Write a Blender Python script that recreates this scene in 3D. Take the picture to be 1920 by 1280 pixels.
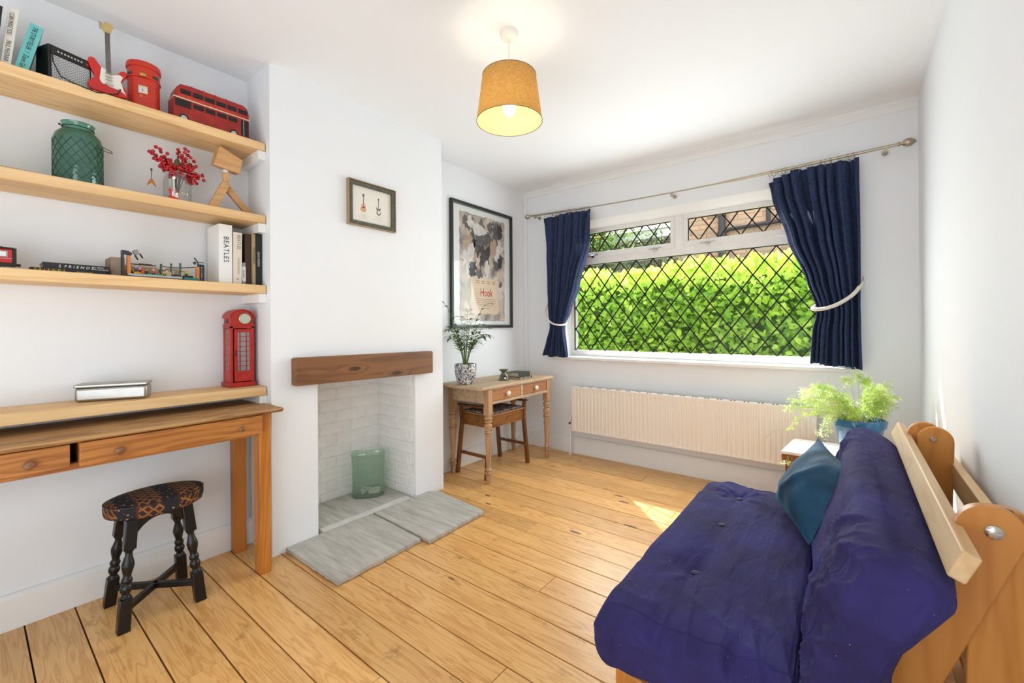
import bpy, math, random
from math import sin, cos, pi, radians, sqrt, atan2
from mathutils import Vector, Matrix, noise
for o in list(bpy.data.objects): bpy.data.objects.remove(o)
S = bpy.context.scene
COL = S.collection
V = Vector
H = 2.45

# ---------------------------------------------------------------- camera
a, rl = 0.6704, -0.0065
F = V((-sin(a), cos(a), 0)); R = V((cos(a), sin(a), 0)); U = V((0, 0, 1))
R3 = R*cos(rl) + U*sin(rl); U3 = U*cos(rl) - R*sin(rl)
cd = bpy.data.cameras.new('camera'); cam = bpy.data.objects.new('camera', cd); COL.objects.link(cam)
m = Matrix(((R3.x, U3.x, -F.x), (R3.y, U3.y, -F.y), (R3.z, U3.z, -F.z))).to_4x4()
m.translation = V((0, 0, 1.133)); cam.matrix_world = m
cd.sensor_width = 36; cd.lens = 806.0/1920*36; cd.shift_x = 7.86/1920; cd.shift_y = -26.2/1920; cd.clip_start = .02
S.camera = cam
# ---------------------------------------------------------------- world, sun, lights, exposure
w = bpy.data.worlds.new('sky'); S.world = w; w.use_nodes = True
nt = w.node_tree; nt.nodes.clear()
sky = nt.nodes.new('ShaderNodeTexSky'); sky.sky_type = 'NISHITA'; sky.sun_disc = False
sky.sun_elevation = radians(42); sky.sun_rotation = radians(-45); sky.air_density = 1.0; sky.dust_density = 3.0
mixw = nt.nodes.new('ShaderNodeMix'); mixw.data_type = 'RGBA'; mixw.inputs[0].default_value = .55
hs = nt.nodes.new('ShaderNodeHueSaturation'); hs.inputs['Saturation'].default_value = .35; hs.inputs['Value'].default_value = .42
nt.links.new(sky.outputs[0], hs.inputs['Color']); nt.links.new(hs.outputs[0], mixw.inputs[6]); mixw.inputs[7].default_value = (2.1, 2.2, 2.35, 1)
bg = nt.nodes.new('ShaderNodeBackground'); bg.inputs[1].default_value = 1.25
wo = nt.nodes.new('ShaderNodeOutputWorld'); nt.links.new(mixw.outputs[2], bg.inputs[0]); nt.links.new(bg.outputs[0], wo.inputs[0])
def light(name, kind, energy, loc, target=None, size=None, col=(1, 1, 1), **k):
    l = bpy.data.lights.new(name, kind); l.energy = energy; l.color = col
    for kk, v in k.items(): setattr(l, kk, v)
    if kind == 'AREA': l.shape = 'RECTANGLE'; l.size, l.size_y = size
    o = bpy.data.objects.new(name, l); COL.objects.link(o); o.location = loc
    if target is not None: o.rotation_euler = (V(target)-V(loc)).to_track_quat('-Z', 'Y').to_euler()
    return o
light('sun', 'SUN', 12.5, (-5, 8, 8), (-5+.526, 8-.526, 8-.67), col=(1, .95, .86), angle=radians(.6))
light('window_daylight', 'AREA', 27, (-1.05, 3.43, 1.40), (-1.0, 0, .85), (1.75, .95), (.88, .95, 1))
light('ceiling_bounce_fill', 'AREA', 26, (-.95, -.9, .7), (-1.15, .8, 2.45), (2.0, 1.6), (.86, .93, 1))
light('room_fill', 'AREA', 9, (.05, -.75, 1.25), (-2.4, 1.45, .75), (.9, 1.2), (.88, .94, 1))
S.view_settings.view_transform = 'Standard'; S.view_settings.look = 'None'; S.view_settings.gamma = 1
S.view_settings.exposure = 0.2; S.view_settings.use_curve_mapping = False

# ---------------------------------------------------------------- materials
MATS = {}
def rgb(h, g=1.0):
    h = h.lstrip('#'); c = [int(h[i:i+2], 16)/255 for i in (0, 2, 4)]
    return tuple((x/12.92 if x <= .04045 else ((x+.055)/1.055)**2.4)*g for x in c) + (1,)
def newmat(name):
    m = bpy.data.materials.new(name); m.use_nodes = True; MATS[name] = m
    nt = m.node_tree; b = nt.nodes['Principled BSDF']
    return m, nt, b
def N(nt, t, **k):
    n = nt.nodes.new(t)
    for kk, v in k.items(): setattr(n, kk, v)
    return n
def ramp(nt, stops, fac=None):
    r = N(nt, 'ShaderNodeValToRGB'); e = r.color_ramp.elements
    while len(e) < len(stops): e.new(.5)
    for el, (p, c) in zip(e, stops): el.position = p; el.color = c
    if fac is not None: nt.links.new(fac, r.inputs[0])
    return r
def coords(nt, scale=(1, 1, 1), rand=False, loc=(0, 0, 0)):
    tc = N(nt, 'ShaderNodeTexCoord'); src = tc.outputs['Object']
    if rand:
        oi = N(nt, 'ShaderNodeObjectInfo'); ad = N(nt, 'ShaderNodeVectorMath', operation='MULTIPLY_ADD')
        ad.inputs[1].default_value = (17, 31, 23)
        nt.links.new(oi.outputs['Random'], ad.inputs[0]); nt.links.new(src, ad.inputs[2]); src = ad.outputs[0]
    mp = N(nt, 'ShaderNodeMapping'); mp.inputs['Scale'].default_value = scale; mp.inputs['Location'].default_value = loc
    nt.links.new(src, mp.inputs['Vector']); return mp.outputs[0]
def mth(nt, op, a_, b_=None):
    n = N(nt, 'ShaderNodeMath', operation=op)
    for i, v in enumerate((a_, b_)):
        if v is None: continue
        if isinstance(v, (int, float)): n.inputs[i].default_value = v
        else: nt.links.new(v, n.inputs[i])
    return n.outputs[0]
def mixc(nt, fac, c1, c2, blend='MIX'):
    n = N(nt, 'ShaderNodeMix', data_type='RGBA', blend_type=blend)
    for i, v in ((0, fac), (6, c1), (7, c2)):
        if isinstance(v, (int, float, tuple)): n.inputs[i].default_value = v
        else: nt.links.new(v, n.inputs[i])
    return n.outputs[2]
def bump(nt, b, hgt, strength=.3, dist=.01):
    n = N(nt, 'ShaderNodeBump'); n.inputs['Strength'].default_value = strength; n.inputs['Distance'].default_value = dist
    nt.links.new(hgt, n.inputs['Height']); nt.links.new(n.outputs[0], b.inputs['Normal'])
def plain(name, col, rough=.5, metal=0.0, var=0.0, vscale=20, bmp=0.0, bscale=60, spec=None, coat=0, sheen=0):
    if name in MATS: return MATS[name]
    m, nt, b = newmat(name)
    c = rgb(col) if isinstance(col, str) else tuple(col)
    b.inputs['Base Color'].default_value = c; b.inputs['Roughness'].default_value = rough; b.inputs['Metallic'].default_value = metal
    if spec is not None: b.inputs['Specular IOR Level'].default_value = spec
    if coat: b.inputs['Coat Weight'].default_value = coat
    if sheen: b.inputs['Sheen Weight'].default_value = sheen; b.inputs['Sheen Roughness'].default_value = .4
    if var:
        n = N(nt, 'ShaderNodeTexNoise'); n.inputs['Scale'].default_value = vscale; n.inputs['Detail'].default_value = 5
        nt.links.new(coords(nt), n.inputs['Vector'])
        r = ramp(nt, [(.3, tuple(x*(1-var) for x in c[:3])+(1,)), (.7, tuple(min(1, x*(1+var*.6)) for x in c[:3])+(1,))], n.outputs[0])
        nt.links.new(r.outputs[0], b.inputs['Base Color'])
    if bmp:
        n = N(nt, 'ShaderNodeTexNoise'); n.inputs['Scale'].default_value = bscale; n.inputs['Detail'].default_value = 4
        nt.links.new(coords(nt), n.inputs['Vector']); bump(nt, b, n.outputs[0], bmp, .01)
    return m
def wood(name, light_c, dark_c, axis='y', rough=.45, knots=.5, grain=1.0, knotc='#4a2a12', stain=None, coat=0, ring=9):
    """pine grain: stretched along the axis, rings, knots"""
    m, nt, b = newmat(name)
    ax = 'xyz'.index(axis)
    s1 = [ring]*3; s1[ax] = ring*.09
    s2 = [90]*3; s2[ax] = 3.0
    sk = [9.0]*3; sk[ax] = 2.6
    # knots first: they also push the grain aside
    vo = N(nt, 'ShaderNodeTexVoronoi'); vo.inputs['Scale'].default_value = 1; vo.inputs['Randomness'].default_value = 1
    nt.links.new(coords(nt, sk, True), vo.inputs['Vector'])
    sep = N(nt, 'ShaderNodeSeparateColor'); nt.links.new(vo.outputs['Color'], sep.inputs[0])
    has = mth(nt, 'LESS_THAN', sep.outputs[0], knots)
    kd = mth(nt, 'SUBTRACT', 1.0, mth(nt, 'MULTIPLY', vo.outputs['Distance'], 2.5)); kd = mth(nt, 'MAXIMUM', kd, 0.0)
    push = mth(nt, 'MULTIPLY', mth(nt, 'MULTIPLY', kd, kd), has)
    nz = N(nt, 'ShaderNodeTexNoise'); nz.inputs['Scale'].default_value = 1.0; nz.inputs['Detail'].default_value = 3; nz.inputs['Distortion'].default_value = .6
    nt.links.new(coords(nt, s1, True), nz.inputs['Vector'])
    ph = mth(nt, 'ADD', mth(nt, 'MULTIPLY', nz.outputs[0], 40.0), mth(nt, 'MULTIPLY', push, 14.0))
    rings = mth(nt, 'MULTIPLY_ADD', mth(nt, 'SINE', ph), .5); 
    rn = nt.nodes[-1]; rn.inputs[2].default_value = .5
    rings = mth(nt, 'POWER', rings, 2.5)
    fn = N(nt, 'ShaderNodeTexNoise'); fn.inputs['Scale'].default_value = 1.0; fn.inputs['Detail'].default_value = 3
    nt.links.new(coords(nt, s2, True), fn.inputs['Vector'])
    fac = mth(nt, 'ADD', mth(nt, 'MULTIPLY', rings, .45*grain), mth(nt, 'MULTIPLY', fn.outputs[0], .55*grain))
    L, D = rgb(light_c), rgb(dark_c)
    r = ramp(nt, [(.12, L), (.85, D)], fac)
    big = N(nt, 'ShaderNodeTexNoise'); big.inputs['Scale'].default_value = 2.2; big.inputs['Detail'].default_value = 2
    nt.links.new(coords(nt, (1, 1, 1), True), big.inputs['Vector'])
    c = mixc(nt, mth(nt, 'MULTIPLY', big.outputs[0], .35), r.outputs[0], D, 'MULTIPLY')
    oi = N(nt, 'ShaderNodeObjectInfo')
    hv = N(nt, 'ShaderNodeHueSaturation'); nt.links.new(mth(nt, 'ADD', .88, mth(nt, 'MULTIPLY', oi.outputs['Random'], .24)), hv.inputs['Value'])
    nt.links.new(c, hv.inputs['Color']); c = hv.outputs[0]
    kr = ramp(nt, [(.72, (0, 0, 0, 1)), (.80, (1, 1, 1, 1))], kd)
    c = mixc(nt, mth(nt, 'MULTIPLY', mth(nt, 'MULTIPLY', kr.outputs[0], has), .85), c, rgb(knotc))
    if stain:
        sn = N(nt, 'ShaderNodeTexNoise'); sn.inputs['Scale'].default_value = 9; sn.inputs['Detail'].default_value = 6; sn.inputs['Roughness'].default_value = .7
        nt.links.new(coords(nt, (1, 1, 1), True), sn.inputs['Vector'])
        sr = ramp(nt, [(.60, (0, 0, 0, 1)), (.72, (1, 1, 1, 1))], sn.outputs[0])
        c = mixc(nt, mth(nt, 'MULTIPLY', sr.outputs[0], stain), c, rgb('#5a3716'))
    nt.links.new(c, b.inputs['Base Color']); b.inputs['Roughness'].default_value = rough
    if coat: b.inputs['Coat Weight'].default_value = coat; b.inputs['Coat Roughness'].default_value = .25
    bump(nt, b, fac, .15, .003)
    return m
def glassy(name, tint, gloss=.12, rough=.03, bmp=0, bscale=60, voronoi=False, body=0.0):
    m, nt, b = newmat(name); nt.nodes.remove(b); out = nt.nodes['Material Output']
    t = N(nt, 'ShaderNodeBsdfTransparent'); t.inputs[0].default_value = tint
    g = N(nt, 'ShaderNodeBsdfGlossy'); g.inputs['Roughness'].default_value = rough
    fr = N(nt, 'ShaderNodeLayerWeight'); fr.inputs[0].default_value = .5
    f = mth(nt, 'ADD', mth(nt, 'MULTIPLY', mth(nt, 'POWER', fr.outputs['Facing'], 4.0), .55), gloss*.25)
    mx = N(nt, 'ShaderNodeMixShader'); nt.links.new(f, mx.inputs[0])
    src = t
    if body:
        d = N(nt, 'ShaderNodeBsdfDiffuse'); d.inputs[0].default_value = tuple(x*.8 for x in tint[:3])+(1,)
        m2 = N(nt, 'ShaderNodeMixShader'); m2.inputs[0].default_value = body
        nt.links.new(t.outputs[0], m2.inputs[1]); nt.links.new(d.outputs[0], m2.inputs[2]); src = m2
    nt.links.new(src.outputs[0], mx.inputs[1]); nt.links.new(g.outputs[0], mx.inputs[2]); nt.links.new(mx.outputs[0], out.inputs[0])
    if bmp:
        if voronoi:
            tx = N(nt, 'ShaderNodeTexVoronoi'); tx.inputs['Scale'].default_value = bscale; tx.inputs['Randomness'].default_value = .1; o = tx.outputs['Distance']
        else:
            tx = N(nt, 'ShaderNodeTexNoise'); tx.inputs['Scale'].default_value = bscale; o = tx.outputs[0]
        nt.links.new(coords(nt), tx.inputs['Vector'])
        bn = N(nt, 'ShaderNodeBump'); bn.inputs['Strength'].default_value = bmp; nt.links.new(o, bn.inputs['Height'])
        for s in (g, fr): nt.links.new(bn.outputs[0], s.inputs['Normal'])
    return m
def leafm(name, c1, c2, trans=.5, scale=3):
    m, nt, b = newmat(name); out = nt.nodes['Material Output']
    n = N(nt, 'ShaderNodeTexNoise'); n.inputs['Scale'].default_value = scale; n.inputs['Detail'].default_value = 3
    nt.links.new(coords(nt, (1, 1, 1), True), n.inputs['Vector'])
    r = ramp(nt, [(.35, rgb(c1)), (.65, rgb(c2))], n.outputs[0])
    nt.links.new(r.outputs[0], b.inputs['Base Color']); b.inputs['Roughness'].default_value = .38
    t = N(nt, 'ShaderNodeBsdfTranslucent'); nt.links.new(r.outputs[0], t.inputs[0])
    mx = N(nt, 'ShaderNodeMixShader'); mx.inputs[0].default_value = trans
    nt.links.new(b.outputs[0], mx.inputs[1]); nt.links.new(t.outputs[0], mx.inputs[2]); nt.links.new(mx.outputs[0], out.inputs[0])
    return m

white = plain('white_wall_paint', '#eff1f3', .75, var=.012, vscale=3, bmp=.06, bscale=30)
wallw = plain('white_plaster', '#edeff1', .8, var=.01, vscale=2, bmp=.08, bscale=14)
ceilm = plain('ceiling_paint', '#f2f4f6', .85)
gloss = plain('white_gloss_paint', '#f2f1ee', .35, var=.02, vscale=8)
upvc = plain('white_frame', '#eeece8', .35, var=.05, vscale=12)
floorm = wood('floor_pine', '#efc17c', '#c6863c', 'x', .34, .6, .74, '#4a280c', stain=.5, coat=.15, ring=24)
shelfw = wood('pale_pine', '#efcf9c', '#d3a468', 'y', .55, .22, .7, '#8a5a38', ring=8)
deskw = wood('orange_pine', '#c98743', '#96591f', 'y', .5, .12, .9, '#5a3212', ring=14)
deskv = wood('orange_pine_upright', '#cf8434', '#a0601f', 'z', .45, .15, .7, '#4a260c', ring=10)
desktop_m = wood('worn_oak_top', '#c8a06c', '#8a6036', 'y', .6, .0, 1.1, ring=20)
tablew = wood('bleached_pine', '#d6bb9a', '#ab8a66', 'y', .6, .08, .7, '#7a4f2c', ring=9)
tablev = wood('bleached_pine_upright', '#cda67c', '#9c7048', 'z', .5, .05, .8, '#7a4f2c', ring=9)
drawerw = wood('reddish_pine', '#bb8355', '#955f34', 'y', .5, .05, .7, ring=12)
stoolw = wood('dark_oak', '#8a5526', '#54290d', 'z', .35, .0, .8, ring=12)
stoolh = wood('dark_oak_panel', '#9c662c', '#64360f', 'y', .35, .0, .8, ring=12)
beamw = wood('brown_oak_beam', '#966439', '#5e3b20', 'y', .5, .25, .8, '#2c1608', ring=9)
futw = wood('futon_pine', '#dd9a48', '#b86f1e', 'z', .4, .12, .6, '#402008', coat=.1, ring=7)
futs = wood('futon_slat_pine', '#efd0a0', '#d2a468', 'y', .45, .25, .6, '#6a4020', ring=7)
toyw = wood('beech', '#d6a873', '#b98650', 'y', .5, .02, .7, ring=18)
black = plain('black_plastic', '#141414', .4); blackp = plain('black_painted_wood', '#0b0908', .36, var=.3, vscale=30)
chrome = plain('chrome', '#c9c6c0', .25, 1.0); nickel = plain('satin_nickel', '#b5ab98', .3, 1.0); steel = plain('brushed_tin', '#aeada9', .38, 1.0, var=.06, vscale=40)
radm = plain('cream_radiator_enamel', '#f6eee2', .4)
darkgap = plain('dark_cavity', '#0c0906', .9)
lead = plain('lead_strip_dark', '#14110f', .5, .3)
glass = glassy('window_glass', (.97, .98, .98, 1), .02)

# ---------------------------------------------------------------- geometry helpers
class MB:
    def __init__(s): s.v = []; s.f = []; s.M = Matrix.Identity(4)
    def at(s, loc=(0, 0, 0), rot=(0, 0, 0), scale=(1, 1, 1)):
        from mathutils import Euler
        s.M = Matrix.Translation(V(loc)) @ Euler(rot).to_matrix().to_4x4() @ Matrix.Diagonal(V(scale).to_4d()); return s
    def add(s, vs, fs):
        k = len(s.v); s.v += [tuple(s.M @ V(p)) for p in vs]; s.f += [tuple(i+k for i in f) for f in fs]; return s
    def box(s, x0, x1, y0, y1, z0, z1):
        return s.add([(x0, y0, z0), (x1, y0, z0), (x1, y1, z0), (x0, y1, z0), (x0, y0, z1), (x1, y0, z1), (x1, y1, z1), (x0, y1, z1)],
                     [(0, 3, 2, 1), (4, 5, 6, 7), (0, 1, 5, 4), (1, 2, 6, 5), (2, 3, 7, 6), (3, 0, 4, 7)])
    def hexa(s, b, t):
        return s.add(list(b)+list(t), [(3, 2, 1, 0), (4, 5, 6, 7), (0, 1, 5, 4), (1, 2, 6, 5), (2, 3, 7, 6), (3, 0, 4, 7)])
    def prism(s, pts, d, axis='x'):
        """polygon pts (2D) extruded along axis from d[0] to d[1]"""
        def P(p, h): return {'x': (h, p[0], p[1]), 'y': (p[0], h, p[1]), 'z': (p[0], p[1], h)}[axis]
        n = len(pts)
        return s.add([P(p, d[0]) for p in pts]+[P(p, d[1]) for p in pts],
                     [tuple(range(n))[::-1], tuple(range(n, 2*n))]+[(i, (i+1) % n, n+(i+1) % n, n+i) for i in range(n)])
    def lathe(s, prof, p0=(0, 0, 0), p1=(0, 0, 1), n=20, caps=True, length=None, rx=1, ry=1):
        """prof: (t, r) with t along p0->p1 (in 0..1)"""
        p0, p1 = V(p0), V(p1); d = p1-p0; q = d.to_track_quat('Z', 'Y')
        ex, ey = q @ V((1, 0, 0)), q @ V((0, 1, 0))
        vs = []; fs = []
        for t, r in prof:
            for i in range(n):
                an = 2*pi*i/n; vs.append(p0+d*t+ex*(cos(an)*r*rx)+ey*(sin(an)*r*ry))
        for j in range(len(prof)-1):
            for i in range(n): fs.append((j*n+i, j*n+(i+1) % n, (j+1)*n+(i+1) % n, (j+1)*n+i))
        if caps: fs.append(tuple(range(n))[::-1]); fs.append(tuple((len(prof)-1)*n+i for i in range(n)))
        return s.add(vs, fs)
    def cyl(s, p0, p1, r, n=16, r2=None): return s.lathe([(0, r), (1, r if r2 is None else r2)], p0, p1, n)
    def ball(s, c, r, n=12, m=8, sc=(1, 1, 1)):
        vs = [(c[0], c[1], c[2]-r*sc[2])]; fs = []
        for j in range(1, m):
            ph = -pi/2+pi*j/m
            for i in range(n): vs.append((c[0]+r*sc[0]*cos(ph)*cos(2*pi*i/n), c[1]+r*sc[1]*cos(ph)*sin(2*pi*i/n), c[2]+r*sc[2]*sin(ph)))
        vs.append((c[0], c[1], c[2]+r*sc[2])); L = len(vs)-1
        for i in range(n):
            k = (i+1) % n; fs.append((0, 1+k, 1+i)); fs.append((L, 1+(m-2)*n+i, 1+(m-2)*n+k))
            for j in range(m-2): fs.append((1+j*n+i, 1+j*n+k, 1+(j+1)*n+k, 1+(j+1)*n+i))
        return s.add(vs, fs)
    def tube(s, pts, r, n=8, closed=False):
        pts = [V(p) for p in pts]; L = len(pts); vs = []; fs = []
        rs = r if isinstance(r, (list, tuple)) else [r]*L
        up = None
        for i, p in enumerate(pts):
            a_ = pts[(i-1) % L] if closed or i else p; b_ = pts[(i+1) % L] if closed or i < L-1 else p
            t = (b_-a_).normalized()
            if up is None:
                up = V((0, 0, 1)) if abs(t.z) < .9 else V((1, 0, 0))
            up = (up-t*up.dot(t)).normalized(); sd = t.cross(up)
            for k in range(n): an = 2*pi*k/n; vs.append(p+up*(cos(an)*rs[i])+sd*(sin(an)*rs[i]))
        for i in range(L if closed else L-1):
            j = (i+1) % L
            for k in range(n): fs.append((i*n+k, i*n+(k+1) % n, j*n+(k+1) % n, j*n+k))
        if not closed: fs.append(tuple(range(n))); fs.append(tuple((L-1)*n+k for k in range(n))[::-1])
        return s.add(vs, fs)
    def grid(s, fn, nu, nv, cu=False, cv=False):
        vs = [fn(i/(nu if cu else nu-1), j/(nv if cv else nv-1)) for j in range(nv) for i in range(nu)]; fs = []
        for j in range(nv if cv else nv-1):
            for i in range(nu if cu else nu-1):
                i2 = (i+1) % nu; j2 = (j+1) % nv; fs.append((j*nu+i, j*nu+i2, j2*nu+i2, j2*nu+i))
        return s.add(vs, fs)
def link(o, parent=None):
    COL.objects.link(o)
    if parent is not None: o.parent = parent
    return o
def obj(name, mb, mat, parent=None, smooth=35, bevel=0, kind=None, seg=2, solid=0, label=None, recalc=True):
    me = bpy.data.meshes.new(name); me.from_pydata(mb.v, [], mb.f)
    if recalc:
        import bmesh
        bm = bmesh.new(); bm.from_mesh(me); bmesh.ops.recalc_face_normals(bm, faces=bm.faces); bm.to_mesh(me); bm.free()
    me.materials.append(mat)
    if smooth:
        me.polygons.foreach_set('use_smooth', [True]*len(me.polygons)); me.set_sharp_from_angle(angle=radians(smooth))
    o = link(bpy.data.objects.new(name, me), parent)
    if bevel:
        b = o.modifiers.new('bevel', 'BEVEL'); b.width = bevel; b.segments = seg; b.limit_method = 'ANGLE'; b.angle_limit = radians(40)
    if solid:
        b = o.modifiers.new('solid', 'SOLIDIFY'); b.thickness = solid; b.offset = 0
    if kind: o['kind'] = kind
    if label: o['label'] = label
    return o
def thing(name, label, cat, loc=(0, 0, 0), rz=0, group=None, rot=None):
    o = bpy.data.objects.new(name, None); COL.objects.link(o); o.location = loc; o.rotation_euler = rot or (0, 0, rz); o.empty_display_size = .05
    o['label'] = label; o['category'] = cat
    if group: o['group'] = group
    return o
def tag(o, label, cat, group=None):
    o['label'] = label; o['category'] = cat
    if group: o['group'] = group
    return o
def struct(name, mb=None, mat=None, **k):
    if mb is None:
        o = bpy.data.objects.new(name, None); COL.objects.link(o)
    else: o = obj(name, mb, mat, **k)
    o['kind'] = 'structure'; return o
def B(*a_): return MB().box(*a_)
def text(s, origin, right, up, size, mat, parent, extrude=.0003, align='LEFT', name='lettering', sx=1.0, shear=0, bold=0, spacing=1):
    c = bpy.data.curves.new('t', 'FONT'); c.body = s; c.size = size; c.extrude = extrude; c.align_x = align; c.shear = shear; c.resolution_u = 2
    c.offset = bold; c.space_character = spacing
    t = bpy.data.objects.new('t', c); me = bpy.data.meshes.new_from_object(t); bpy.data.objects.remove(t); bpy.data.curves.remove(c)
    r_, u_ = V(right).normalized(), V(up).normalized(); n_ = r_.cross(u_)
    M = Matrix((r_*sx, u_, n_)).transposed().to_4x4(); M.translation = V(origin); me.transform(M)
    me.materials.clear(); me.materials.append(mat); me.name = name
    return link(bpy.data.objects.new(name, me), parent)

# ================================================================ ROOM
XC, XL, XR, YA, YB, YW, YN = -2.245, -2.51, .32, .94, 2.09, 3.42, -2.0
random.seed(4)
floor = struct('floor', B(XL-.3, XR+.05, YN, YW+.05, -.08, -.020), darkgap)
bl = [-1.98]
for y in (-1.84, -1.7, -1.56, -1.42, -1.28, -1.14, -1.0, -.86, -.72, -.58, -.44, -.30, -.155, -.01, .136, .274, .413, .556, .694, .838, .985, 1.12, 1.26, 1.39, 1.525, 1.665, 1.80, 1.925, 2.06, 2.20, 2.34, 2.49, 2.63, 2.77, 2.92, 3.07, 3.21, 3.35, 3.43): bl.append(y)
joints = {.413: [-1.69], 1.525: [-1.05], 1.925: [-1.42], 2.06: [-1.9], 2.49: [-.3], 2.63: [-1.75], 3.07: [-1.2], .985: [-.9], 1.26: [-.2], 2.92: [-2.0], .694: [-1.2], .136: [-1.3]}
for y0, y1 in zip(bl[:-1], bl[1:]):
    xs = [XL]+joints.get(y0, [])+[XR]
    for x0, x1 in zip(xs[:-1], xs[1:]):
        g = .0018+random.random()*.0012; dz = -random.random()*.0015
        mb = MB().box(x0+.0012, x1-.0012, y0+g, y1-g, -.020, dz)
        obj('floor_board', mb, floorm, floor, smooth=0, bevel=.0012, seg=1)
struct('ceiling', B(XL-.3, XR+.1, YN, YW+.2, H, H+.1), ceilm)
struct('wall_left', B(XL-.1, XL, YN, YA, 0, H).box(XL-.1, XL+.01, YB, YW+.1, 0, H), white)
struct('wall_right', B(XR, XR+.1, YN, YW+.1, 0, H), wallw)
struct('wall_back', B(XL-.3, XR+.1, YN-.1, YN, 0, H), white)
# chimney breast, with the fireplace recess
FY0, FY1, FZ, FX = 1.177, 1.842, .875, -2.64
ch = struct('wall_chimney', MB().box(XL-.3, XC, YA, FY0, 0, H).box(XL-.3, XC, FY1, YB, 0, H).box(XL-.3, XC, FY0, FY1, FZ, H)
            .box(FX-.12, FX-.02, FY0-.01, FY1+.01, 0, FZ+.01), white)
pbrick = plain('painted_brick', '#f6f4f0', .7, var=.05, vscale=25, bmp=.35, bscale=40)
mortar = plain('painted_mortar', '#f3f1ec', .9, var=.12, vscale=14, bmp=.5, bscale=30)
obj('mortar_bed', B(FX-.02, FX+.0025, FY0, FY1, 0, FZ).box(FX, XC-.02, FY1-.0085, FY1+.002, 0, FZ), mortar, ch)
random.seed(7)
bm_cache = {}
def brick(L, Hh, D, seed):
    k = (round(L, 3), seed)
    if k in bm_cache: return bm_cache[k]
    rnd = random.Random(seed+int(L*1000)); mb = MB()
    j = lambda s_: (rnd.random()-.5)*s_
    mb.hexa([(0+j(.004), -D, 0+j(.003)), (L+j(.004), -D+j(.003), 0+j(.003)), (L, 0, 0), (0, 0, 0)], [(0+j(.004), -D+j(.003), Hh+j(.004)), (L+j(.004), -D, Hh+j(.004)), (L, 0, Hh), (0, 0, Hh)])
    me = bpy.data.meshes.new('brick'); me.from_pydata(mb.v, [], mb.f); bm_cache[k] = me; return me
def lay(parent, mat, origin, rz, x0, x1, z0, z1, bl_, bh, j, D, seedn=4, bev=.004, flemish=False):
    """lays bricks with local x from x0 to x1 (running bond)"""
    row = 0; z = z0; objs = []
    while z < z1-.01:
        h = min(bh, z1-z); x = x0; k = row
        first = True
        while x < x1-.008:
            L = bl_ if not flemish else (bl_ if k % 2 else bl_*.48)
            if first and row % 2: L = L*.5
            first = False; k += 1
            L = min(L, x1-x)
            me = brick(L, bh, D, random.randrange(seedn)).copy() if False else brick(L, bh, D, random.randrange(seedn))
            if not me.materials: me.materials.append(mat)
            o = bpy.data.objects.new('brick', me); COL.objects.link(o); o.parent = parent
            o.material_slots[0].link = 'OBJECT'; o.material_slots[0].material = mat
            o.location = V(origin)+V((cos(rz)*x, sin(rz)*x, z+(h-bh))); o.rotation_euler = (0, 0, rz)
            if bev:
                b = o.modifiers.new('b', 'BEVEL'); b.width = bev; b.segments = 2
            objs.append(o); x += L+j
        z += bh+j; row += 1
    return objs
# back of the recess faces +x: local -y must point to +x  => rz = 90deg
lay(ch, pbrick, (FX-.012, 0, 0), pi/2, FY0, FY1, .0, FZ, .212, .068, .007, .018)
# right side of the recess faces -y
lay(ch, pbrick, (0, FY1+.004, 0), 0, FX, XC-.03, .0, FZ, .212, .068, .007, .016)
lay(ch, pbrick, (0, FY0-.004, 0), pi, -XC+.03, -FX, .0, FZ, .212, .068, .007, .016)
# window wall with opening
OX0, OX1, OZ0, OZ1 = -2.035, -.06, .865, 2.07
struct('wall_window', MB().box(XL-.1, OX0, YW, YW+.172, 0, H).box(OX1, XR+.1, YW, YW+.172, 0, H).box(OX0, OX1, YW, YW+.172, 0, OZ0-.012).box(OX0, OX1, YW, YW+.172, OZ1, H)
       .prism([(YW+.001, OZ1+.001), (YW+.10, 2.006), (YW+.172, 2.006), (YW+.172, OZ1+.001)], (OX0, OX1), 'x'), white)
# trims
struct('trim_1', MB().prism([(YW, 2.385), (YW-.012, 2.39), (YW-.014, 2.40), (YW-.010, 2.428), (YW-.014, 2.432), (YW-.014, 2.45), (YW, 2.45)], (XL, XR), 'x'), gloss)
struct('trim_2', MB().box(XL+.01, XL+.05, YW-.015, YW, .15, 2.40), white, bevel=.004)
struct('baseboard_left', MB().prism([(XL, 0), (XL+.022, 0), (XL+.022, .118), (XL+.012, .131), (XL, .134)], (YN, YA), 'y')
       .prism([(XL, 0), (XL+.03, 0), (XL+.03, .11), (XL+.02, .125), (XL, .13)], (YB, YW), 'y'), gloss)
struct('baseboard_window', MB().prism([(YW, 0), (YW-.022, 0), (YW-.022, .135), (YW-.012, .15), (YW, .153)], (XL, XR), 'x'), gloss)
struct('baseboard_right', B(XR-.02, XR, YN, YW, 0, .15), gloss, bevel=.003)

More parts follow.
